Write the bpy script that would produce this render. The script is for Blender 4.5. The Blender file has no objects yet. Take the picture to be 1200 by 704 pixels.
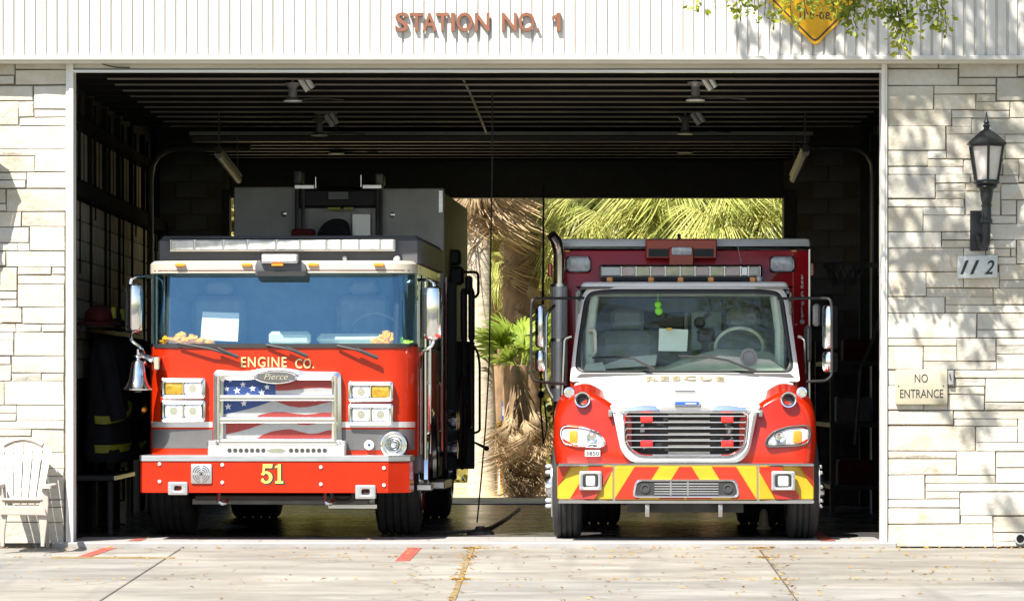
import bpy, bmesh, math, random
from mathutils import Vector, Matrix
RND = random.Random(11)
S = bpy.context.scene
COL = S.collection
rad = math.radians

# ------------------------------------------------------------------ camera, sky, sun, exposure
CAM_D, CAM_H, FPX = 40.0, 1.44, 5000.0          # metres to the facade, eye height, focal length in photo pixels
cam_data = bpy.data.cameras.new('camera')
cam = bpy.data.objects.new('camera', cam_data)
COL.objects.link(cam)
cam.location = (0, -CAM_D, CAM_H)
cam.rotation_euler = (rad(90), 0, 0)
cam_data.sensor_width = 36
cam_data.lens = 36 * FPX / 1200
cam_data.shift_y = 103 / 1200
cam_data.clip_start = 0.5
cam_data.clip_end = 3000
S.camera = cam

SUN = Vector((-0.60, -1.0, 1.5)).normalized()     # towards the sun
w = bpy.data.worlds.new('World')
S.world = w
w.use_nodes = True
nt = w.node_tree
sky = nt.nodes.new('ShaderNodeTexSky')
sky.sky_type = 'NISHITA'
sky.sun_disc = False
sky.sun_elevation = math.asin(SUN.z)
sky.sun_rotation = math.atan2(SUN.x, SUN.y)
bg = nt.nodes['Background']
bg.inputs['Strength'].default_value = 0.085
nt.links.new(sky.outputs[0], bg.inputs['Color'])
sl = bpy.data.lights.new('sun', 'SUN')
sl.energy = 4.8
sl.angle = rad(0.5)
sl.color = (1.0, 0.95, 0.86)
so = bpy.data.objects.new('sun', sl)
COL.objects.link(so)
so.rotation_euler = (-SUN).to_track_quat('-Z', 'Y').to_euler()
so.location = (-12, -18, 34)
S.view_settings.view_transform = 'Standard'
S.view_settings.look = 'None'
S.view_settings.exposure = 1.33
S.view_settings.gamma = 1
S.cycles.max_bounces = 8

# ------------------------------------------------------------------ materials
MATS = {}
def M(name, col, rough=0.5, metal=0.0, var=0.12, scale=6.0, bump=0.0, bscale=60.0, coat=0.0, spec=0.5,
      stretch=(1, 1, 1), col2=None, rand=0.0, rvar=0.0, sub=0.0, trans=0.0, alpha=1.0):
    m = bpy.data.materials.new(name)
    m.use_nodes = True
    t = m.node_tree
    p = t.nodes['Principled BSDF']
    tc = t.nodes.new('ShaderNodeTexCoord')
    mp = t.nodes.new('ShaderNodeMapping')
    mp.inputs['Scale'].default_value = stretch
    t.links.new(tc.outputs['Object'], mp.inputs['Vector'])
    n = t.nodes.new('ShaderNodeTexNoise')
    n.inputs['Scale'].default_value = scale
    n.inputs['Detail'].default_value = 5
    n.inputs['Roughness'].default_value = 0.6
    t.links.new(mp.outputs[0], n.inputs['Vector'])
    r = t.nodes.new('ShaderNodeValToRGB')
    r.color_ramp.elements[0].position = 0.32
    r.color_ramp.elements[1].position = 0.68
    a = tuple(max(0, c * (1 - var)) for c in col)
    b = col2 if col2 else tuple(min(1, c * (1 + var)) for c in col)
    r.color_ramp.elements[0].color = (*a, 1)
    r.color_ramp.elements[1].color = (*b, 1)
    t.links.new(n.outputs['Fac'], r.inputs['Fac'])
    out = r.outputs['Color']
    if rand:
        oi = t.nodes.new('ShaderNodeObjectInfo')
        hs = t.nodes.new('ShaderNodeHueSaturation')
        mr = t.nodes.new('ShaderNodeMapRange')
        mr.inputs['To Min'].default_value = 1 - rand
        mr.inputs['To Max'].default_value = 1 + rand
        t.links.new(oi.outputs['Random'], mr.inputs['Value'])
        t.links.new(mr.outputs[0], hs.inputs['Value'])
        mr2 = t.nodes.new('ShaderNodeMath'); mr2.operation = 'MULTIPLY_ADD'
        mr2.inputs[1].default_value = 37.3; mr2.inputs[2].default_value = 0.2
        fr = t.nodes.new('ShaderNodeMath'); fr.operation = 'FRACT'
        t.links.new(oi.outputs['Random'], mr2.inputs[0]); t.links.new(mr2.outputs[0], fr.inputs[0])
        ma = t.nodes.new('ShaderNodeMapRange')
        ma.inputs['To Min'].default_value = 0.75; ma.inputs['To Max'].default_value = 1.35
        t.links.new(fr.outputs[0], ma.inputs['Value'])
        t.links.new(ma.outputs[0], hs.inputs['Saturation'])
        t.links.new(out, hs.inputs['Color'])
        out = hs.outputs['Color']
    t.links.new(out, p.inputs['Base Color'])
    p.inputs['Roughness'].default_value = rough
    p.inputs['Metallic'].default_value = metal
    p.inputs['Specular IOR Level'].default_value = spec
    p.inputs['Coat Weight'].default_value = coat
    p.inputs['Coat Roughness'].default_value = 0.04
    if rvar:
        mr = t.nodes.new('ShaderNodeMapRange')
        mr.inputs['To Min'].default_value = max(0, rough - rvar)
        mr.inputs['To Max'].default_value = min(1, rough + rvar)
        t.links.new(n.outputs['Fac'], mr.inputs['Value'])
        t.links.new(mr.outputs[0], p.inputs['Roughness'])
    if bump:
        n2 = t.nodes.new('ShaderNodeTexNoise')
        n2.inputs['Scale'].default_value = bscale
        n2.inputs['Detail'].default_value = 4
        t.links.new(mp.outputs[0], n2.inputs['Vector'])
        bp = t.nodes.new('ShaderNodeBump')
        bp.inputs['Strength'].default_value = bump
        bp.inputs['Distance'].default_value = 0.01
        t.links.new(n2.outputs['Fac'], bp.inputs['Height'])
        t.links.new(bp.outputs[0], p.inputs['Normal'])
    if sub:                                       # leaf-like translucency
        tr = t.nodes.new('ShaderNodeBsdfTranslucent')
        t.links.new(out, tr.inputs['Color'])
        mx = t.nodes.new('ShaderNodeMixShader')
        mx.inputs[0].default_value = sub
        t.links.new(p.outputs[0], mx.inputs[1]); t.links.new(tr.outputs[0], mx.inputs[2])
        t.links.new(mx.outputs[0], t.nodes['Material Output'].inputs['Surface'])
    MATS[name] = m
    return m

def glass(name, tint, refl, refl_tint, rough=0.0):
    m = bpy.data.materials.new(name); m.use_nodes = True
    t = m.node_tree; t.nodes.remove(t.nodes['Principled BSDF'])
    tr = t.nodes.new('ShaderNodeBsdfTransparent'); tr.inputs[0].default_value = (*tint, 1)
    gl = t.nodes.new('ShaderNodeBsdfGlossy'); gl.inputs['Color'].default_value = (*refl_tint, 1)
    gl.inputs['Roughness'].default_value = rough
    lw = t.nodes.new('ShaderNodeLayerWeight'); lw.inputs['Blend'].default_value = 0.5
    mr = t.nodes.new('ShaderNodeMapRange'); mr.inputs['To Min'].default_value = refl; mr.inputs['To Max'].default_value = 1
    pw = t.nodes.new('ShaderNodeMath'); pw.operation = 'POWER'; pw.inputs[1].default_value = 5
    t.links.new(lw.outputs['Facing'], pw.inputs[0])
    t.links.new(pw.outputs[0], mr.inputs['Value'])
    mx = t.nodes.new('ShaderNodeMixShader')
    t.links.new(mr.outputs[0], mx.inputs[0])
    t.links.new(tr.outputs[0], mx.inputs[1]); t.links.new(gl.outputs[0], mx.inputs[2])
    t.links.new(mx.outputs[0], t.nodes['Material Output'].inputs['Surface'])
    MATS[name] = m
    return m

def add_nodes_stone():
    m = M('limestone', (0.485, 0.445, 0.365), rough=0.9, var=0.10, scale=5, bump=0.9, bscale=24, col2=(0.54, 0.51, 0.45), rand=0.13)
    t = m.node_tree; p = t.nodes['Principled BSDF']
    src = p.inputs['Base Color'].links[0].from_socket          # rusty veins and pits, of the stone itself
    n = t.nodes.new('ShaderNodeTexNoise'); n.inputs['Scale'].default_value = 2.2; n.inputs['Detail'].default_value = 8
    n.inputs['Distortion'].default_value = 1.2
    g = t.nodes.new('ShaderNodeNewGeometry')
    t.links.new(g.outputs['Position'], n.inputs['Vector'])
    r = t.nodes.new('ShaderNodeValToRGB')
    r.color_ramp.elements[0].position = 0.56; r.color_ramp.elements[0].color = (0, 0, 0, 1)
    r.color_ramp.elements[1].position = 0.74; r.color_ramp.elements[1].color = (0.5, 0.5, 0.5, 1)
    t.links.new(n.outputs['Fac'], r.inputs['Fac'])
    mx = t.nodes.new('ShaderNodeMixRGB'); mx.inputs[2].default_value = (0.40, 0.30, 0.17, 1)
    t.links.new(r.outputs[0], mx.inputs[0]); t.links.new(src, mx.inputs[1])
    t.links.new(mx.outputs[0], p.inputs['Base Color'])
    return m

def add_nodes_concrete():
    m = M('apron_concrete', (0.188, 0.176, 0.156), rough=0.85, var=0.2, scale=1.7, stretch=(0.5, 1.1, 1), bump=0.25, bscale=40,
          col2=(0.285, 0.268, 0.236), rand=0.08)
    t = m.node_tree; p = t.nodes['Principled BSDF']
    src = p.inputs['Base Color'].links[0].from_socket
    g = t.nodes.new('ShaderNodeNewGeometry')
    mp = t.nodes.new('ShaderNodeMapping'); mp.inputs['Scale'].default_value = (0.9, 0.45, 1)
    t.links.new(g.outputs['Position'], mp.inputs['Vector'])
    n = t.nodes.new('ShaderNodeTexNoise'); n.inputs['Scale'].default_value = 1.3; n.inputs['Detail'].default_value = 9
    n.inputs['Roughness'].default_value = 0.7
    t.links.new(mp.outputs[0], n.inputs['Vector'])
    r = t.nodes.new('ShaderNodeValToRGB')
    r.color_ramp.elements[0].position = 0.5; r.color_ramp.elements[0].color = (0, 0, 0, 1)
    r.color_ramp.elements[1].position = 0.75; r.color_ramp.elements[1].color = (0.7, 0.7, 0.7, 1)
    t.links.new(n.outputs['Fac'], r.inputs['Fac'])
    mx = t.nodes.new('ShaderNodeMixRGB'); mx.inputs[2].default_value = (0.17, 0.145, 0.11, 1)
    t.links.new(r.outputs[0], mx.inputs[0]); t.links.new(src, mx.inputs[1])
    mp3 = t.nodes.new('ShaderNodeMapping'); mp3.inputs['Scale'].default_value = (2.6, 0.16, 1)
    t.links.new(g.outputs['Position'], mp3.inputs['Vector'])
    n3 = t.nodes.new('ShaderNodeTexNoise'); n3.inputs['Scale'].default_value = 1.0; n3.inputs['Detail'].default_value = 3
    t.links.new(mp3.outputs[0], n3.inputs['Vector'])
    r3 = t.nodes.new('ShaderNodeValToRGB')
    r3.color_ramp.elements[0].position = 0.60; r3.color_ramp.elements[0].color = (0, 0, 0, 1)
    r3.color_ramp.elements[1].position = 0.72; r3.color_ramp.elements[1].color = (0.35, 0.35, 0.35, 1)
    t.links.new(n3.outputs['Fac'], r3.inputs['Fac'])
    mx3 = t.nodes.new('ShaderNodeMixRGB'); mx3.inputs[2].default_value = (0.11, 0.105, 0.10, 1)
    t.links.new(r3.outputs[0], mx3.inputs[0]); t.links.new(mx.outputs[0], mx3.inputs[1])
    n4 = t.nodes.new('ShaderNodeTexNoise'); n4.inputs['Scale'].default_value = 2.6; n4.inputs['Detail'].default_value = 2
    t.links.new(g.outputs['Position'], n4.inputs['Vector'])
    r4 = t.nodes.new('ShaderNodeValToRGB')
    r4.color_ramp.elements[0].position = 0.70; r4.color_ramp.elements[0].color = (0, 0, 0, 1)
    r4.color_ramp.elements[1].position = 0.78; r4.color_ramp.elements[1].color = (0.45, 0.45, 0.45, 1)
    t.links.new(n4.outputs['Fac'], r4.inputs['Fac'])
    mx4 = t.nodes.new('ShaderNodeMixRGB'); mx4.inputs[2].default_value = (0.10, 0.09, 0.075, 1)
    t.links.new(r4.outputs[0], mx4.inputs[0]); t.links.new(mx3.outputs[0], mx4.inputs[1])
    mp5 = t.nodes.new('ShaderNodeMapping'); mp5.inputs['Scale'].default_value = (0.5, 0.34, 1)
    nd = t.nodes.new('ShaderNodeTexNoise'); nd.inputs['Scale'].default_value = 2.0; nd.inputs['Detail'].default_value = 6
    ad = t.nodes.new('ShaderNodeMixRGB'); ad.inputs[0].default_value = 0.35
    t.links.new(g.outputs['Position'], nd.inputs['Vector']); t.links.new(g.outputs['Position'], ad.inputs[1]); t.links.new(nd.outputs['Color'], ad.inputs[2])
    t.links.new(ad.outputs[0], mp5.inputs['Vector'])
    vo = t.nodes.new('ShaderNodeTexVoronoi'); vo.feature = 'DISTANCE_TO_EDGE'; vo.inputs['Scale'].default_value = 1.0
    t.links.new(mp5.outputs[0], vo.inputs['Vector'])
    r5 = t.nodes.new('ShaderNodeValToRGB')
    r5.color_ramp.elements[0].position = 0.002; r5.color_ramp.elements[0].color = (0.55, 0.55, 0.55, 1)
    r5.color_ramp.elements[1].position = 0.006; r5.color_ramp.elements[1].color = (0, 0, 0, 1)
    t.links.new(vo.outputs['Distance'], r5.inputs['Fac'])
    mx5 = t.nodes.new('ShaderNodeMixRGB'); mx5.inputs[2].default_value = (0.09, 0.07, 0.045, 1)
    t.links.new(r5.outputs[0], mx5.inputs[0]); t.links.new(mx4.outputs[0], mx5.inputs[1])
    t.links.new(mx5.outputs[0], p.inputs['Base Color'])
    return m

def add_nodes_perforated(name, col, hole, scale):
    """Perforated or printed sheet: a dot pattern in the colour only."""
    m = M(name, col, rough=0.4, metal=0.3, var=0.06, scale=20)
    t = m.node_tree; p = t.nodes['Principled BSDF']
    src = p.inputs['Base Color'].links[0].from_socket
    tc = t.nodes.new('ShaderNodeTexCoord')
    v = t.nodes.new('ShaderNodeTexVoronoi'); v.inputs['Scale'].default_value = scale; v.inputs['Randomness'].default_value = 0
    t.links.new(tc.outputs['Object'], v.inputs['Vector'])
    r = t.nodes.new('ShaderNodeValToRGB')
    r.color_ramp.elements[0].position = 0.30; r.color_ramp.elements[0].color = (0.75, 0.75, 0.75, 1)
    r.color_ramp.elements[1].position = 0.36; r.color_ramp.elements[1].color = (0, 0, 0, 1)
    t.links.new(v.outputs['Distance'], r.inputs['Fac'])
    mx = t.nodes.new('ShaderNodeMixRGB'); mx.inputs[2].default_value = (*hole, 1)
    t.links.new(r.outputs[0], mx.inputs[0]); t.links.new(src, mx.inputs[1])
    t.links.new(mx.outputs[0], p.inputs['Base Color'])
    return m

stone_m = add_nodes_stone()
mortar_m = M('mortar', (0.20, 0.17, 0.13), rough=0.95, bump=0.4, bscale=90)
fascia_m = M('painted_steel', (0.60, 0.575, 0.53), rough=0.55, var=0.06, scale=2.5, stretch=(3, 3, 0.4))
trim_m = M('beige_trim', (0.58, 0.54, 0.47), rough=0.5, var=0.1, scale=3, stretch=(0.6, 1, 4))
jamb_m = M('jamb_paint', (0.66, 0.64, 0.60), rough=0.5, var=0.12, scale=4, stretch=(4, 4, 0.5))
concrete_m = add_nodes_concrete()
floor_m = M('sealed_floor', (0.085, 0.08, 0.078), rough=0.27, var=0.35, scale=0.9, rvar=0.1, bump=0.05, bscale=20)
lip_m = M('lip_and_sunlit_floor', (0.28, 0.27, 0.26), rough=0.8, var=0.15, scale=2.2, bump=0.2, bscale=50)  # concrete lip; its pale tone also paints sunlight on the floor strip
redline_m = M('worn_red_paint', (0.34, 0.05, 0.03), rough=0.7, var=0.3, scale=9, col2=(0.36, 0.10, 0.07))
stain_m = M('rust_stain', (0.27, 0.16, 0.035), rough=0.9, var=0.4, scale=6, col2=(0.24, 0.19, 0.11))
ground_m = M('ground_grass', (0.10, 0.12, 0.04), rough=0.95, var=0.35, scale=0.6, bump=0.5, bscale=30)
street_m = M('street_asphalt', (0.06, 0.06, 0.06), rough=0.9, var=0.2, scale=0.7, bump=0.3, bscale=80)
yard_m = M('sandy_yard', (0.46, 0.38, 0.22), rough=0.95, var=0.3, scale=0.9, bump=0.4, bscale=40)
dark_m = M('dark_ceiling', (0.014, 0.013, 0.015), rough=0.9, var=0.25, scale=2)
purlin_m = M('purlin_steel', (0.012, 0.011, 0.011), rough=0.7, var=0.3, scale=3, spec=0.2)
mattdark_m = M('matt_dark', (0.022, 0.02, 0.019), rough=1.0, var=0.3, spec=0.05)  # even dark tone without gloss
edge_m = M('lit_flange_and_conduit', (0.55, 0.49, 0.40), rough=0.5, var=0.4, scale=1.2, col2=(0.16, 0.14, 0.12))  # patchy pale tone paints light on purlin edges; the conduit shares it
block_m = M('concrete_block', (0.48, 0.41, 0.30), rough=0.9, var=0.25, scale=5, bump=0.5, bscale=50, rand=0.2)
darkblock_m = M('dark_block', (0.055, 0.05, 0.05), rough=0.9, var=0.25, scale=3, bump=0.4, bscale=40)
greyblock_m = M('grey_block', (0.22, 0.215, 0.215), rough=0.9, var=0.2, scale=3, bump=0.3, bscale=40)
steel_dark_m = M('dark_steel', (0.022, 0.021, 0.022), rough=0.5, metal=0.2, var=0.3)
red_m = M('fire_red', (0.38, 0.016, 0.001), rough=0.36, var=0.10, scale=2.5, coat=0.45, spec=0.2, rvar=0.12)
rred_m = M('rescue_red', (0.38, 0.013, 0.001), rough=0.30, var=0.08, scale=2.5, coat=0.5, spec=0.3, rvar=0.12)
maroon_m = M('box_red', (0.42, 0.006, 0.012), rough=0.30, var=0.08, scale=1.5, coat=0.35, spec=0.25)
white_m = M('white_paint', (0.60, 0.60, 0.585), rough=0.3, var=0.06, scale=2, rvar=0.1, coat=0.5)
cream_m = M('cream_trim', (0.45, 0.41, 0.34), rough=0.3, var=0.06, scale=3, coat=0.4)
chrome_m = M('chrome', (0.80, 0.80, 0.81), rough=0.10, metal=1.0, var=0.04, scale=3, rvar=0.04)
alu_m = M('brushed_aluminium', (0.62, 0.62, 0.63), rough=0.34, metal=1.0, var=0.12, scale=5, stretch=(1, 1, 8))
tread_m = add_nodes_perforated('tread_plate', (0.36, 0.355, 0.34), (0.09, 0.085, 0.08), 55)
grey_m = M('grey_paint', (0.42, 0.415, 0.405), rough=0.45, var=0.25, scale=1.6)
stripe_m = M('charcoal_stripe', (0.085, 0.083, 0.085), rough=0.35, var=0.06, coat=0.4)
silverband_m = M('silver_band', (0.50, 0.50, 0.50), rough=0.3, metal=0.4, var=0.06)
visor_m = M('dark_visor', (0.075, 0.074, 0.080), rough=0.5, var=0.12)
black_m = M('black_plastic', (0.016, 0.016, 0.017), rough=0.6, var=0.2)
gasket_m = M('black_rubber_gasket', (0.02, 0.02, 0.021), rough=0.55, var=0.2)
tyre_m = M('tyre_rubber', (0.028, 0.027, 0.027), rough=0.8, var=0.25, scale=8, bump=0.2, bscale=90)
under_m = M('underbody', (0.03, 0.03, 0.031), rough=0.7, var=0.4, scale=5)
rig_m = M('stainless', (0.5, 0.5, 0.51), rough=0.22, metal=1.0, var=0.1, scale=4)
amber_m = M('amber_lens', (0.75, 0.24, 0.015), rough=0.15, var=0.1, scale=30, coat=0.6)
gold_m = M('amber_reflector', (0.55, 0.33, 0.03), rough=0.15, metal=0.5, var=0.3, scale=25, coat=0.8)
lens_m = M('clear_lens', (0.56, 0.58, 0.59), rough=0.12, var=0.3, scale=22, coat=1.0, bump=0.3, bscale=60, col2=(0.72, 0.74, 0.75))
ledlens_m = M('led_module', (0.40, 0.41, 0.40), rough=0.2, var=0.2, scale=11, coat=0.8, col2=(0.60, 0.61, 0.60))
ledred_m = M('red_tinged_module', (0.60, 0.46, 0.44), rough=0.2, var=0.2, scale=9, coat=0.8)
ledyel_m = M('yellow_tinged_module', (0.62, 0.60, 0.38), rough=0.2, var=0.2, scale=9, coat=0.8)
redlens_m = M('red_lens', (0.72, 0.02, 0.015), rough=0.15, var=0.12, scale=40, coat=0.8)
worngold_m = M('worn_gold_leaf', (0.20, 0.155, 0.05), rough=0.4, var=0.2, scale=16, col2=(0.52, 0.47, 0.34))
gletter_m = M('gold_leaf', (0.62, 0.50, 0.24), rough=0.3, metal=0.25, var=0.08)
yellow_m = M('yellow_number', (0.72, 0.58, 0.10), rough=0.4, var=0.06)
blackprint_m = M('black_print', (0.02, 0.02, 0.02), rough=0.6, var=0.1)
oldbrown_m = M('rust_brown_letter', (0.19, 0.072, 0.038), rough=0.65, var=0.15, scale=9)
chevy_m = M('chevron_yellow', (0.50, 0.30, 0.010), rough=0.35, var=0.05, coat=0.3)
chevr_m = M('chevron_red', (0.38, 0.020, 0.004), rough=0.35, var=0.05, coat=0.3)
flagblue_m = add_nodes_perforated('printed_blue', (0.025, 0.055, 0.18), (0.01, 0.02, 0.07), 110)
flagred_m = add_nodes_perforated('printed_red', (0.27, 0.035, 0.030), (0.10, 0.02, 0.02), 110)
flagwhite_m = add_nodes_perforated('printed_white', (0.30, 0.30, 0.30), (0.07, 0.07, 0.08), 110)
flagstar_m = M('printed_star', (0.5, 0.5, 0.5), rough=0.4)
engineglass_m = glass('sky_tinted_windscreen', (0.92, 0.98, 0.98), 0.11, (0.34, 0.68, 1.0))  # the sky's blue is put into the colour of the glass reflection
rescueglass_m = glass('green_windscreen', (0.93, 0.98, 0.95), 0.03, (0.8, 0.95, 0.95))
sideglass_m = glass('dark_side_glass', (0.25, 0.33, 0.34), 0.10, (0.8, 0.9, 0.95))
lampglass_m = M('milky_lamp_glass', (0.66, 0.60, 0.55), rough=0.3, var=0.12, scale=5, coat=0.3)
seat_m = M('grey_seat_vinyl', (0.24, 0.25, 0.25), rough=0.7, var=0.15)
dash_m = M('pale_dash', (0.50, 0.53, 0.46), rough=0.7, var=0.1)
cabgrey_m = M('cab_lining', (0.20, 0.22, 0.22), rough=0.8, var=0.2)
skylining_m = M('sky_tinted_lining', (0.16, 0.20, 0.24), rough=0.8, var=0.2)  # grey lining tinted blue to stand in for the sky's reflection
paper_m = M('paper', (0.78, 0.80, 0.76), rough=0.8, var=0.03)
orange_m = M('safety_orange', (0.92, 0.36, 0.001), rough=0.8, var=0.2, scale=12)
lime_m = M('safety_lime', (0.45, 0.72, 0.10), rough=0.8, var=0.2, scale=12)
limeband_m = M('lime_reflective_band', (0.42, 0.42, 0.03), rough=0.5, var=0.2)
silvertape_m = M('silver_tape', (0.45, 0.45, 0.43), rough=0.4, var=0.1)
coat_m = M('navy_canvas', (0.018, 0.018, 0.024), rough=0.95, var=0.3, scale=9, bump=0.4, bscale=30)
redcloth_m = M('dull_red_cloth', (0.11, 0.012, 0.012), rough=0.9, var=0.3)
signyellow_m = M('sign_yellow', (0.70, 0.36, 0.006), rough=0.4, var=0.08)
signcream_m = M('aged_sign_plate', (0.50, 0.45, 0.31), rough=0.5, var=0.14, scale=7, col2=(0.36, 0.33, 0.26))
plate_m = M('number_plate_paint', (0.50, 0.52, 0.50), rough=0.4, var=0.06)
iron_m = M('black_cast_iron', (0.022, 0.024, 0.025), rough=0.4, metal=0.3, var=0.2, bump=0.1, bscale=60)
chairplastic_m = M('white_chair_plastic', (0.38, 0.335, 0.29), rough=0.5, var=0.05)
bark_m = M('bark', (0.10, 0.075, 0.05), rough=0.95, var=0.4, scale=9, bump=1.0, bscale=18)
leaf_m = M('oak_leaf', (0.16, 0.26, 0.02), rough=0.45, var=0.3, scale=3.5, col2=(0.42, 0.42, 0.04), sub=0.45)
palmtrunk_m = M('palm_trunk', (0.54, 0.46, 0.35), rough=0.95, var=0.25, scale=5, stretch=(1, 1, 3), bump=0.8, bscale=14)
palmdark_m = M('dark_palm_trunk', (0.25, 0.16, 0.09), rough=0.95, var=0.5, scale=5, stretch=(1, 1, 0.6), bump=1.0, bscale=10)
thatch_m = M('dead_frond', (0.48, 0.31, 0.15), rough=0.9, var=0.35, scale=2.5, col2=(0.66, 0.52, 0.32), sub=0.2)
frond_m = M('palm_frond', (0.32, 0.42, 0.06), rough=0.35, var=0.3, scale=1.6, col2=(0.76, 0.70, 0.26), sub=0.38)
frond2_m = M('young_palm_frond', (0.17, 0.32, 0.03), rough=0.4, var=0.3, scale=1.3, col2=(0.46, 0.54, 0.08), sub=0.4)
hedge_m = M('far_foliage', (0.20, 0.24, 0.04), rough=0.7, var=0.4, scale=0.9, col2=(0.50, 0.42, 0.14), sub=0.35)
blue_m = M('blue_paint', (0.02, 0.08, 0.32), rough=0.4, var=0.15)
dryleaf_m = M('dry_leaf', (0.42, 0.17, 0.02), rough=0.8, var=0.4, scale=1.7, col2=(0.55, 0.34, 0.05), sub=0.2)
rubber_hose_m = M('black_hose', (0.02, 0.02, 0.021), rough=0.55, var=0.2)
tube_m = M('fluorescent_fixture', (0.50, 0.48, 0.43), rough=0.4, var=0.1)
lampgrey_m = M('galvanised_lamp', (0.24, 0.24, 0.24), rough=0.4, metal=0.3, var=0.2)
bay_m = M('grey_lamp_housing', (0.10, 0.10, 0.10), rough=0.4, metal=0.4, var=0.2)
bayrim_m = M('pale_lamp_rim', (0.72, 0.72, 0.70), rough=0.3, var=0.2)

# ------------------------------------------------------------------ mesh helpers
def P(px, py, d):
    """photo pixel on the plane d metres behind the facade -> world point"""
    k = (CAM_D + d) / FPX
    return Vector(((px - 600) * k, d, CAM_H - (py - 455) * k))
def PX(px, d=0): return (px - 600) * (CAM_D + d) / FPX
def PZ(py, d=0): return CAM_H - (py - 455) * (CAM_D + d) / FPX

def rpoly(pts, r, n=4):
    """polygon (list of 2D) with rounded corners"""
    out = []
    k = len(pts)
    for i in range(k):
        a, b, c = Vector(pts[i - 1]), Vector(pts[i]), Vector(pts[(i + 1) % k])
        rr = r[i] if isinstance(r, (list, tuple)) else r
        u, v = (a - b), (c - b)
        rr = min(rr, u.length * 0.49, v.length * 0.49)
        u.normalize(); v.normalize()
        p0, p1 = b + u * rr, b + v * rr
        for j in range(n + 1):
            t = j / n
            q = p0 * (1 - t) ** 2 + b * 2 * t * (1 - t) + p1 * t * t
            out.append((q.x, q.y))
    return out
def rrect(x0, x1, z0, z1, r, n=4):
    return rpoly([(x0, z0), (x1, z0), (x1, z1), (x0, z1)], r, n)
def offset_poly(p, d):
    """move each vertex inwards by d (d<0: outwards)"""
    n = len(p)
    ar = sum(p[i - 1][0] * p[i][1] - p[i][0] * p[i - 1][1] for i in range(n))
    s = 1 if ar > 0 else -1
    out = []
    for i in range(n):
        a, b, c = Vector(p[i - 1]), Vector(p[i]), Vector(p[(i + 1) % n])
        e1, e2 = (b - a), (c - b)
        if e1.length < 1e-9 or e2.length < 1e-9:
            out.append(tuple(b)); continue
        e1.normalize(); e2.normalize()
        n1, n2 = Vector((-e1.y, e1.x)) * s, Vector((-e2.y, e2.x)) * s
        m = n1 + n2
        if m.length < 1e-6: m = n1
        m.normalize()
        k = max(0.35, m.dot(n1))
        q = b + m * (d / k)
        out.append((q.x, q.y))
    return out

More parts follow.
